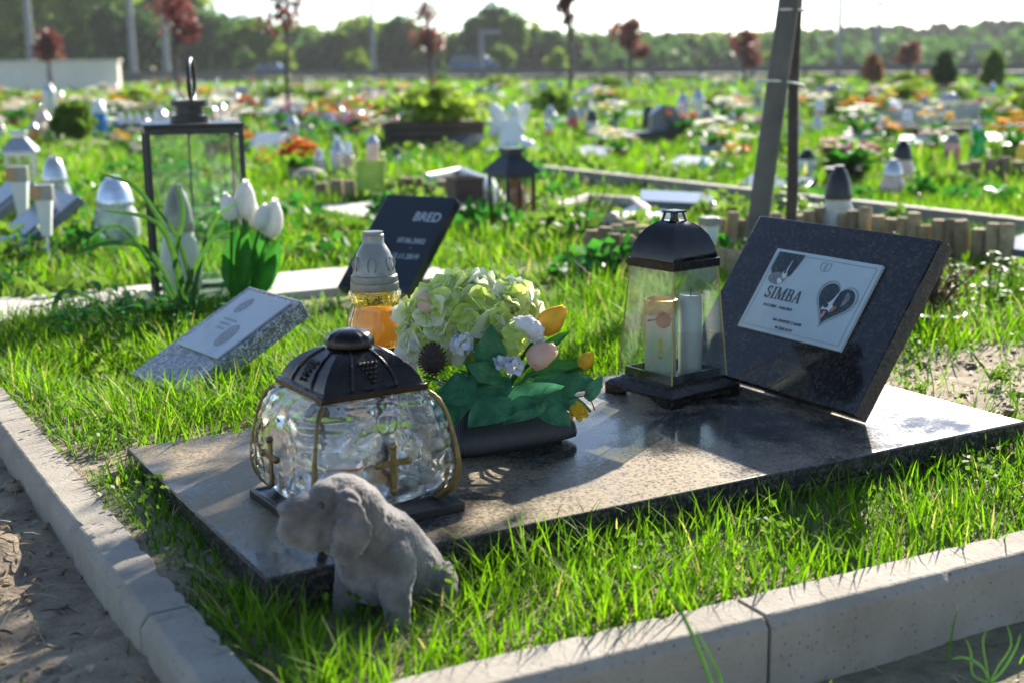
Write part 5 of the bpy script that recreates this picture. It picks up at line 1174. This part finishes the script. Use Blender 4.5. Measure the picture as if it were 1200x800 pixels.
# ================================================================== BACKGROUND STRUCTURES AND TREES
Yw=36; a=atY(-60,76,Yw); c=atY(139,72,Yw)
T=MB(); T.box(((a.x+c.x)/2,Yw,c.z/2-.3),(c.x-a.x,.3,c.z+.6)); T.box(((a.x+c.x)/2,Yw,c.z+.02),(c.x-a.x+.1,.4,.05)); tag(T.build('rendered_wall',M['wall'],None,bevel=.01),'long low beige rendered wall at far left behind the graves','wall')
for px,h,lab in ((20,34,'small dark conifer before the left end of the beige wall'),(62,30,'small dark conifer before the middle of the beige wall')):
    b,k=K(px,104); shrub('small_conifer',lab,(b.x,b.y,0),11*k,h*k,'leaf_dark',700,.09,conic=.8,kind='tree')
for px,py,w,h,mt,lab in ((1106,112,34,48,'leaf_dark','dark green conical conifer far at right, the darkest one'),(1163,108,32,46,'leaf_mid','grey green conifer right of the darkest one'),(1022,103,26,36,'leaf_rust','rusty brown shrub far at right between graves and wood'),(1060,110,40,22,'leaf_light','yellowish low shrub left of the dark conifer')):
    b,k=K(px,py); shrub('conifer' if w>30 else 'shrub',lab,(b.x,b.y,0),w*k/2,h*k,mt,900,4.5*k,conic=.55,kind='tree' if w>30 else 'shrub')
# guard rail
p0=at(128,99); p1=at(1330,93); p0=Vector((p0.x-2,p0.y,0)); d=p1-p0; L=d.length
T=thing('guard_rail','long dark roadside guard rail beyond the graves','guard rail',(p0.x,p0.y,0),math.atan2(d.y,d.x))
MB().box((L/2,0,.36),(L,.06,.22)).build('rail',M['rail'],T,bevel=.01); MB().box((L/2,.1,.14),(L,.10,.16)).build('kickboard',M['rail'],T)
pp=None
for i in range(24):
    if pp is None: o=pp=MB().box((0,0,.2),(.12,.08,.5)).build('post',M['rail'],T)
    else: o=dup(pp,parent=T)
    o.location=(L*(i+.5)/24,.1,0)
road=MB().box((0,62,.004),(260,7,.006)); tag(road.build('road',plain('asphalt',(.05,.05,.052),.9,0,.2,2,.2),None),kind='structure')
def car(label,px0_,px1_,pyb,mat,Y,van=True):
    a=atY(px0_,pyb,Y); c=atY(px1_,pyb,Y); L=c.x-a.x; k=L/4.4; T=thing('parked_van',label,'van',((a.x+c.x)/2,Y,a.z if a.z>0 else 0),0)
    z0=.30*k; pr=[(-2.2,.3),(2.2,.3),(2.2,.95),(1.55,1.1),(.95,1.75),(-2.0,1.8),(-2.2,1.2)]
    MB().poly([(x*k,z*k) for x,z in pr],-.8*k,.8*k,Matrix.Rotation(PI/2,4,'X')).build('body',mat,T,bevel=.03)
    for x0,x1 in ((-1.9,-.7),(-.6,.75)): MB().box(((x0+x1)/2*k,-.80*k,1.42*k),((x1-x0)*k,.03,.45*k)).build('window',M['carglass'],T,bevel=.01)
    for x in (-1.35,1.4): o=MB().lathe([(.33*k,-.1),(.33*k,.1)],n=18); o.v=[(v[0]+x*k,v[2]-.78*k,v[1]+.33*k) for v in o.v]; o.build('wheel',M['tyre'],T)
car('dark blue van on the road beyond the graves, centre of the picture',528,585,88,M['car_blue'],61); car('blue car seen small on the road behind the left dark red tree',302,336,88,M['car_blue'],61)
def mast(label,px,ptop,pb,Y,w,group='slender grey masts on the skyline'):
    a=atY(px,pb,Y); t=atY(px,ptop,Y); T=thing('lamp_mast',label,'mast',(a.x,Y,0),0,group); r=w*mpp(Y)/2
    MB().tube([(0,0,0),(0,0,t.z)],[r*1.1,r*.8],10).build('pole',M['pole'],T); MB().box((r*3,0,t.z),(r*8,r*2.4,r*1.6)).build('arm',M['pole'],T,bevel=.01)
for px,pt,w,lab in ((38,-40,8,'grey mast behind the beige wall, thickest at far left'),(157,-30,7,'grey mast right of the beige wall'),(196,20,7,'short grey mast beside the left red-leaved tree'),(438,-30,5,'pale thin mast between the first two dark red trees'),(982,-20,6,'pale thin mast right of the stake, the nearer one'),(1027,4,5,'shorter thin mast right of the stake above the wood'),(565,38,6,'short pale post above the blue van'),(1138,55,6,'banded pale post before the dark wood at right')):
    mast(lab,px,pt,88,58,w)
def tree(name,label,loc,h,crown_r,mat,trunk_h,n,ls,group=None,lobes=7,sq_=1.0,seed=0,bark='bark_far',tr=.05,thin=.0):
    T=thing(name,label,'tree',loc,0,group); r=np.random.default_rng(seed); tp=[(0,0,-.1),(r.normal()*.03*h,r.normal()*.02*h,trunk_h*.6),(r.normal()*.04*h,r.normal()*.03*h,h*.72)]
    mb=MB(); mb.tube(tp,[tr,tr*.75,tr*.25],8); C=[]
    for i in range(lobes):
        a=r.uniform(0,2*PI); zz=trunk_h+(h-trunk_h)*r.uniform(.12,.82); q=crown_r*r.uniform(.2,.72)*(1-.35*(zz-trunk_h)/(h-trunk_h)); c=np.array([q*math.cos(a),q*math.sin(a),zz]); C.append((c,crown_r*r.uniform(.34,.62)))
        mb.tube([(tp[1][0]*.9,tp[1][1]*.9,min(zz*.8,trunk_h*.9)),tuple(c*.55+np.array([0,0,zz*.40])),tuple(c)],[tr*.5,tr*.3,tr*.12],5)
    C.append((np.array([0,0,h-crown_r*.42]),crown_r*.42)); mb.build('trunk',M[bark],T,ang=60)
    P=[]
    for c,rr in C:
        m=int(n/len(C)); u=r.normal(size=(m,3)); u/=np.linalg.norm(u,axis=1)[:,None]; rad=r.uniform(.25,1,m)**.5; k=1+.25*np.sin(u[:,0]*4+c[0]*9)+.2*np.sin(u[:,2]*6+c[2]*5)
        P.append(c+u*(rad*k*rr)[:,None]*np.array([1,1,sq_]))
    P=np.concatenate(P); P[:,2]=np.maximum(P[:,2],trunk_h*.55); leafcloud('crown',P,ls,M[mat],T,.7); return T
# young red-leaved trees on stakes
for i,(px,pb,Y,ptop,pbot,w,mat,lab) in enumerate(((62,100,33,34,72,38,'leaf_red','small round dark red tree above the beige wall'),(212,104,22,-18,48,62,'leaf_red','broad red-leaved young tree at left, largest of the red trees'),(338,145,14,-22,38,52,'leaf_red','dark red young tree nearest on the left, its trunk before the blue car'),(506,98,30,4,62,48,'leaf_red','red-leaved tree left of the blue van, with open gaps in its crown'),(664,130,17,-18,42,34,'leaf_red','slender dark red young tree right of centre with long bare trunk'),(740,97,30,18,70,48,'leaf_red','lopsided dull red tree left of the leaning stake'),(873,97,32,34,78,36,'leaf_red','compact red tree just left of the leaning stake'),(1066,98,36,50,74,28,'leaf_red','smallest red tree, before the dark wood at right'))):
    k=mpp(Y); b=atY(px,pb,Y); z1=atY(px,ptop,Y).z; z0=atY(px,pbot,Y).z
    tree('red_plum_tree',lab,(b.x,Y,0),z1,w*k/2*1.05,mat,z0,760 if i in (1,) else 430,2.6*k*1.3,'young red-leaved trees',lobes=7,seed=40+i,bark='bark',tr=3.0*k)
# broad-leaved tree belt: each tree its own
base=[]
kinds=[('leaf_deep','deep green'),('leaf_mid','mid green'),('leaf_light','light green')]
for j,(mt,nm_) in enumerate(kinds):
    for v in range(2):
        base.append((tree('belt_tree','x',(0,0,-50),8.0,3.0,mt,.9,3000,.36,lobes=13,seed=100+10*j+v,tr=.16),nm_))
row=[]
for px,pt,Yd,kk in ((-40,-70,86,2),(-12,-60,88,1),(18,-62,84,2),(44,-52,90,1),(75,-66,88,2),(100,-44,92,1),(128,-20,90,2),(150,-36,95,2),(172,-24,95,1),(196,-34,95,2),(222,-22,96,2),(130,14,80,0),(164,10,81,0),(238,18,84,0),(262,12,86,0),(288,16,90,0),(305,26,82,1),(322,34,104,2),(345,30,100,1),(365,34,104,2),(388,33,98,1),(408,28,102,2),(430,30,98,2),(452,30,100,1),(470,26,94,0),(492,34,96,0),(515,38,98,1),(536,36,94,1),(560,20,90,0),(580,12,92,0),(603,24,90,1),(624,34,98,2),(645,36,96,0),(668,40,98,1),(690,44,100,1),(715,44,104,0),(738,46,100,2),(760,46,104,1),(785,44,108,0),(808,44,104,1),(830,44,106,2),(852,42,104,0),(878,42,104,2),(902,42,108,2),(925,42,104,1),(948,44,106,2),(970,46,108,1),
    (60,50,74,1),(330,58,76,2),(420,60,78,2),(590,56,78,1),(655,60,76,2),(690,66,76,1),(820,68,80,1),(905,60,80,2)):
    row.append((px,pt,Yd,kk))
used=set()
for i,(px,pt,Yd,kk) in enumerate(row):
    j=kk*2+i%2; src,nm_=base[j]; z1=atY(px,pt,Yd).z; s=z1/8.0*1.04; x=atY(px,88,Yd).x
    near=Yd<81
    lab='%s broad-leaved tree in the tall belt beyond the road'%nm_ if not near else '%s low bushy tree at the foot of the tree belt'%nm_
    gp_='%s trees in the belt'%nm_ if not near else '%s low trees before the belt'%nm_
    s*=RNG.uniform(.90,1.12); wx=RNG.uniform(.62,1.35) if s>.5 else 1.4
    if j not in used: o=src; used.add(j); o.location=(x,Yd,0); o.scale=(s*wx,s*wx,s); o['label']=lab; o['group']=gp_
    else: dup(src,(x,Yd,0),RNG.uniform(0,6),(s*wx,s*wx,s),lab,gp_)
# scrub under the belt: nobody could count it
P=[]
for i in range(260):
    x=RNG.uniform(-52,70); Yd=RNG.uniform(96,118); h=RNG.uniform(1.6,3.4); r=RNG.uniform(1.0,2.2); m=110; u_=RNG.normal(size=(m,3)); u_/=np.linalg.norm(u_,axis=1)[:,None]; P.append(np.stack([x+u_[:,0]*r,Yd+u_[:,1]*r,np.abs(u_[:,2])*h*RNG.uniform(.3,1,m)],1))
o=leafcloud('undergrowth',np.concatenate(P),.36,M['leaf_deep'],None,.7); tag(o,kind='stuff')
# dark far wood on the right: one mass
P=[]
for i in range(190):
    px=RNG.uniform(690,1330); Yd=RNG.uniform(150,190); top=44-(max(0,px-880))*.050+RNG.uniform(-5,6); t=atY(px,top,Yd); h=t.z; r=RNG.uniform(1.6,2.6); m=260
    zz=RNG.uniform(.05,1,m)**.8; a=RNG.uniform(0,2*PI,m); rr=r*np.sqrt(RNG.uniform(0,1,m))*(1-.75*zz**2.2)*(1+.2*np.sin(9*zz+i)); P.append(np.stack([t.x+rr*np.cos(a),Yd+rr*np.sin(a),h*zz],1))
o=leafcloud('far_wood',np.concatenate(P),.55,M['leaf_pine'],None,.7); tag(o,'dark pine wood closing the view at right','wood',kind='stuff')
# ================================================================== GRASS
EXC=[]                                   # rectangles kept free of blades: (cx,cy,angle,half x,half y)
def exuv(u0,u1,v0,v1): c=xy((u0+u1)/2,(v0+v1)/2); EXC.append((c.x,c.y,YAW,(u1-u0)/2,(v1-v0)/2))
exuv(.005,SLAB_L-.005,.005,SLAB_W-.005); exuv(-.124,-.064,-1,4); exuv(-.5,.36,1.95,2.24); exuv(.365,1.25,1.95,2.24); exuv(1.55,2.5,3.37,3.83)
for o in list(COL.objects):
    if o.name.split('.')[0] in ('headstone',) and o.type=='MESH':
        c=o.matrix_world@Vector((sum(v[0] for v in o.bound_box)/8,sum(v[1] for v in o.bound_box)/8,0)); X_=o.matrix_world.to_3x3()@Vector((1,0,0))
        EXC.append((c.x,c.y,math.atan2(X_.y,X_.x),max(v[0] for v in o.bound_box)/2,max(v[1] for v in o.bound_box)/2*.8))
def free(x,y):
    ok=np.ones(len(x),bool)
    for cx,cy,a,hx,hy in EXC:
        dx=(x-cx)*math.cos(a)+(y-cy)*math.sin(a); dy=-(x-cx)*math.sin(a)+(y-cy)*math.cos(a); ok&=~((abs(dx)<hx)&(abs(dy)<hy))
    u=(x-ORG[0])*EU[0]+(y-ORG[1])*EU[1]; v=(x-ORG[0])*EN[0]+(y-ORG[1])*EN[1]
    f=-.223-.031*(u-.03)/.80
    ok&=~((v>f-.06)&(v<f+.003))
    return ok,u,v,f
CL=[]; PUP=(-.14,1.235)
def blades(d0,d1,per,hm,wm,margin=.12,clump=0):
    # sample the wedge of ground in front of the camera
    A=.5*(2*(.385+margin))*(d1*d1-d0*d0); n=int(A*per)
    d=np.sqrt(RNG.uniform(d0*d0,d1*d1,n)); x=d*RNG.uniform(-(.385+margin),.385+margin,n); y=d
    ok,u,v,f=free(x,y); b,dd=bare(x,y)
    low=(u<-.12)|(v<f-.057)
    keep=np.where(low,.012,np.clip(1.25-1.05*np.clip(b-.45,0,1)-.25*(vnoise(x,y,11,21)>.15),.1,1)*(1-.93*dd))
    keep=np.where((u<.02)&(u>-.07)&(v<.5)&(v>-.22),1.0,keep); ok&=RNG.uniform(size=n)<keep
    x,y,u,v=x[ok],y[ok],u[ok],v[ok]; n=len(x)
    if clump: x=x+RNG.normal(size=n)*0; 
    z=gz(x,y)-.004
    patch=np.clip(.5+.5*vnoise(x,y,6,31)+.35*vnoise(x,y,24,33),0,1.1)
    h=hm*(RNG.uniform(.35,1.25,n)**1.1)*(.62+.75*patch)
    strip=(u<.02)&(u>-.07)&(v<.55)&(v>-.22); h=h*np.where((u<.03)&(v<1.0),np.where(v<.10,1.35,.66),1.0); h=h*np.where(u<.3,np.clip(.30+(u+.066)/.045,.30,1.0),1.0); bd=np.hypot(x+.40,y-3.38); h=h*np.clip(.35+(bd-.15)/.5,.35,1.0); behind=(v>.58)&(y<3.4); h=h*np.where(behind,1.2,1.0); pd=np.hypot(x-PUP[0],(y-PUP[1])*.8); h=h*np.clip(.48+(pd-.05)/.13,.48,1.0); sd=np.hypot(x+.68,y-2.33); h=h*np.clip(.45+(sd-.06)/.3,.45,1.0)
    a=RNG.uniform(0,2*PI,n); lean=np.abs(RNG.normal(size=n))*.33; bend=RNG.uniform(.05,.6,n)*h
    dx,dy=np.cos(a),np.sin(a); w=wm*RNG.uniform(.55,1.3,n)*np.where(RNG.uniform(size=n)<.06,1.9,1.0)
    sa=a+PI/2+RNG.normal(size=n)*.5; sx,sy=np.cos(sa)*w/2,np.sin(sa)*w/2
    V=[]
    for t,k in ((0,.75),(.38,1.0),(.72,.72)):
        cx=x+dx*(lean*h*t+bend*t*t); cy=y+dy*(lean*h*t+bend*t*t); cz=z+h*t*(1-.22*t*(bend/h))
        V.append(np.stack([cx-sx*k,cy-sy*k,cz],1)); V.append(np.stack([cx+sx*k,cy+sy*k,cz],1))
    V.append(np.stack([x+dx*(lean*h+bend),y+dy*(lean*h+bend),z+h*(1-.30*bend/h)],1))
    co=np.stack(V,1).reshape(-1,3); o=(np.arange(n)*7)[:,None]
    q=np.concatenate([o+np.array([[0,1,3,2]]),o+np.array([[2,3,5,4]])]); t3=o+np.array([[4,5,6]])
    tint=np.clip(.30+.45*patch+RNG.normal(size=n)*.20,0,.84); tint=np.where(RNG.uniform(size=n)<.07,RNG.uniform(.9,1,n),tint); CL.append((co,q,t3,np.repeat(tint,7)))
blades(.85,2.0,21000,.050,.0023); blades(2.0,3.2,15000,.058,.0028); blades(3.2,6,5200,.070,.0046,.06); blades(6,11,900,.09,.011,.05); blades(11,22,170,.11,.026,.03); blades(22,50,26,.14,.07,.02)
off=0; C_=[];Q_=[];T_=[];A_=[]
for co,q,t3,ti in CL: C_.append(co);Q_.append(q+off);T_.append(t3+off);A_.append(ti); off+=len(co)
gm=npmesh('grass',np.concatenate(C_),[np.concatenate(Q_),np.concatenate(T_)],{'tint':np.concatenate(A_)}); gm.materials.append(M['grass'])
o=bpy.data.objects.new('grass',gm); COL.objects.link(o); tag(o,kind='stuff')
print('grass verts',off)
# low weeds and clover between the graves
P=[]
for k in range(420):
    d=math.sqrt(RNG.uniform(3.0**2,24**2)) if k%3 else RNG.uniform(3.0,8); x=d*RNG.uniform(-.47,.47); ok,u,v,f=free(np.array([x]),np.array([d]))
    if not ok[0]: continue
    if math.hypot(x+.40,d-3.3)<.5 or d<3.3 and x>-.2: continue
    r=RNG.uniform(.05,.16)*(1+d*.05); h=RNG.uniform(.03,.13)*(1+d*.02); m=int(90); a=RNG.uniform(0,2*PI,m); q=r*np.sqrt(RNG.uniform(0,1,m)); P.append(np.stack([x+q*np.cos(a),d+q*np.sin(a),.01+h*RNG.uniform(0,1,m)*(1-.6*(q/r)**2)],1))
for j,mt in enumerate(('leaf_mid','leaf_green','leaf_bright')):
    o=leafcloud('ground_weeds',np.concatenate(P[j::3]),.024,M[mt],None,.6); tag(o,kind='stuff')
# clover among the blades of the near plot
P=[]
for k in range(230):
    d=math.sqrt(RNG.uniform(1.2**2,3.3**2)); x=d*RNG.uniform(-.42,.42); ok,u,v,f=free(np.array([x]),np.array([d]))
    if not ok[0] or u[0]<-.06 or v[0]<f[0]: continue
    r=RNG.uniform(.012,.05); h=RNG.uniform(.02,.05); m=int(RNG.integers(14,50)); a=RNG.uniform(0,2*PI,m); q=r*np.sqrt(RNG.uniform(0,1,m)); z0=float(gz(np.array([x]),np.array([d]))[0]); P.append(np.stack([x+q*np.cos(a),d+q*np.sin(a),z0+.004+h*RNG.uniform(.2,1,m)],1))
for j,mt in enumerate(('leaf_mid','leaf_bright')):
    o=leafcloud('clover',np.concatenate(P[j::2]),.0048,M[mt],None,.8); tag(o,kind='stuff')
# dry straw and litter on the soil
mb=MB()
for k in range(900):
    d=math.sqrt(RNG.uniform(.9,6.5)); x=d*RNG.uniform(-.45,.45); ok,u,v,f=free(np.array([x]),np.array([d]))
    if not ok[0]: continue
    z=float(gz(np.array([x]),np.array([d]))[0])+.003; a=RNG.uniform(0,6.3); L=RNG.uniform(.012,.05)
    if RNG.uniform()<.35: L=RNG.uniform(.01,.018); mb.leaf((x,d,z),(math.cos(a),math.sin(a),.15),(0,0,1),L,L*.6,.6,.2,nu=3)
    else: mb.leaf((x,d,z),(math.cos(a),math.sin(a),RNG.uniform(0,.5)),(0,0,1),L,.0022,.3,.1,nu=3)
o=mb.build('straw_litter',M['straw'],None,ang=80); tag(o,kind='stuff')
# pebbles and clods on the sandy path
mb=MB()
for k in range(1500):
    if k<1000: p=xy(RNG.uniform(-.75,-.11),RNG.uniform(-.5,1.4))
    else: p=xy(RNG.uniform(.95,1.9),RNG.uniform(.15,.9))
    if k>=1000 and uv(p.x,p.y)[0]<SLAB_L+.01 and uv(p.x,p.y)[1]<SLAB_W: continue
    z=float(gz(np.array([p.x]),np.array([p.y]))[0]); r=RNG.uniform(.0012,.0045) if RNG.uniform()<.93 else RNG.uniform(.006,.012); mb.ell((p.x,p.y,z+r*.3),(r*RNG.uniform(.8,1.5),r,r*.7),6,4,Euler((0,0,RNG.uniform(0,6))).to_matrix())
o=mb.build('soil_crumbs',plain('soil crumbs',(.20,.15,.095),.95,0,.4,60,.5),None,ang=60); tag(o,kind='stuff')
mb=MB()
for k in range(90):
    p=xy(-.17-abs(RNG.normal())*.05,RNG.uniform(.12,.75)); z=float(gz(np.array([p.x]),np.array([p.y]))[0])+.006; a=RNG.uniform(0,6.3); L=RNG.uniform(.008,.032)
    mb.leaf((p.x,p.y,z),(math.cos(a),math.sin(a),RNG.uniform(0,.5)),(0,0,1),L,RNG.uniform(.003,.008),RNG.uniform(.2,.9),.3,nu=4)
o=mb.build('dead_leaves',M['dry'],None,ang=80); tag(o,kind='stuff')

# ================================================================== HAZE
if HAZE:
    hb=MB().box((40,95,12),(480,250,27.0)); ho=hb.build('haze',None,None,smooth=False)
    hm=bpy.data.materials.new('thin haze'); hm.use_nodes=True; nt=hm.node_tree; nt.nodes.clear(); ou=nt.nodes.new('ShaderNodeOutputMaterial'); pv=nt.nodes.new('ShaderNodeVolumePrincipled')
    pv.inputs['Color'].default_value=(.85,.88,.92,1); pv.inputs['Density'].default_value=HAZE; pv.inputs['Anisotropy'].default_value=.3; nt.links.new(pv.outputs[0],ou.inputs['Volume']); ho.data.materials.append(hm); tag(ho,kind='stuff')
# ================================================================== LIGHT, SKY, CAMERA
SUN_AZ,SUN_EL=math.radians(25.75),math.radians(26.6)
w=bpy.data.worlds.new('World'); SC.world=w; w.use_nodes=True; nt=w.node_tree; nt.nodes.clear()
sky=nt.nodes.new('ShaderNodeTexSky'); sky.sky_type='NISHITA'; sky.sun_disc=False; sky.sun_elevation=SUN_EL; sky.sun_rotation=SUN_AZ; sky.air_density=.7; sky.dust_density=.12; sky.ozone_density=1.0
bg=nt.nodes.new('ShaderNodeBackground'); bg.inputs['Strength'].default_value=SKY_S; ou=nt.nodes.new('ShaderNodeOutputWorld')
nt.links.new(sky.outputs[0],bg.inputs[0]); nt.links.new(bg.outputs[0],ou.inputs[0])
sl=bpy.data.lights.new('sun','SUN'); sl.energy=SUN_S; sl.angle=math.radians(.5); sl.color=(1,.93,.82)
so=bpy.data.objects.new('sun',sl); COL.objects.link(so)
dv=Vector((math.sin(SUN_AZ)*math.cos(SUN_EL),math.cos(SUN_AZ)*math.cos(SUN_EL),math.sin(SUN_EL))); so.rotation_euler=dv.to_track_quat('Z','Y').to_euler(); so.location=dv*30
cam=bpy.data.cameras.new('camera'); cam.sensor_width=36; cam.lens=FPX/1200*36; cam.clip_start=.05; cam.clip_end=2000
cam.dof.use_dof=True; cam.dof.focus_distance=1.78; cam.dof.aperture_fstop=4.8; cam.dof.aperture_blades=0
co=bpy.data.objects.new('camera',cam); COL.objects.link(co)
cr,sr=math.cos(ROLL),math.sin(ROLL); c,s=math.cos(PITCH),math.sin(PITCH)
Xr=Vector((1,0,0)); Dn=Vector((0,-s,-c)); F_=Vector((0,c,-s)); Rr=Xr*cr-Dn*sr; Dd=Xr*sr+Dn*cr; Up=-Dd; Bk=-F_
co.matrix_world=Matrix(((Rr.x,Up.x,Bk.x,0),(Rr.y,Up.y,Bk.y,0),(Rr.z,Up.z,Bk.z,HC),(0,0,0,1)))
SC.camera=co
SC.view_settings.view_transform='Standard'; SC.view_settings.look='None'; SC.view_settings.exposure=EXPO; SC.view_settings.gamma=1; SC.view_settings.use_curve_mapping=False
SC.cycles.use_denoising=True
SC.cycles.max_bounces=14; SC.cycles.transmission_bounces=12; SC.cycles.transparent_max_bounces=24; SC.cycles.sample_clamp_indirect=8; SC.cycles.caustics_reflective=False
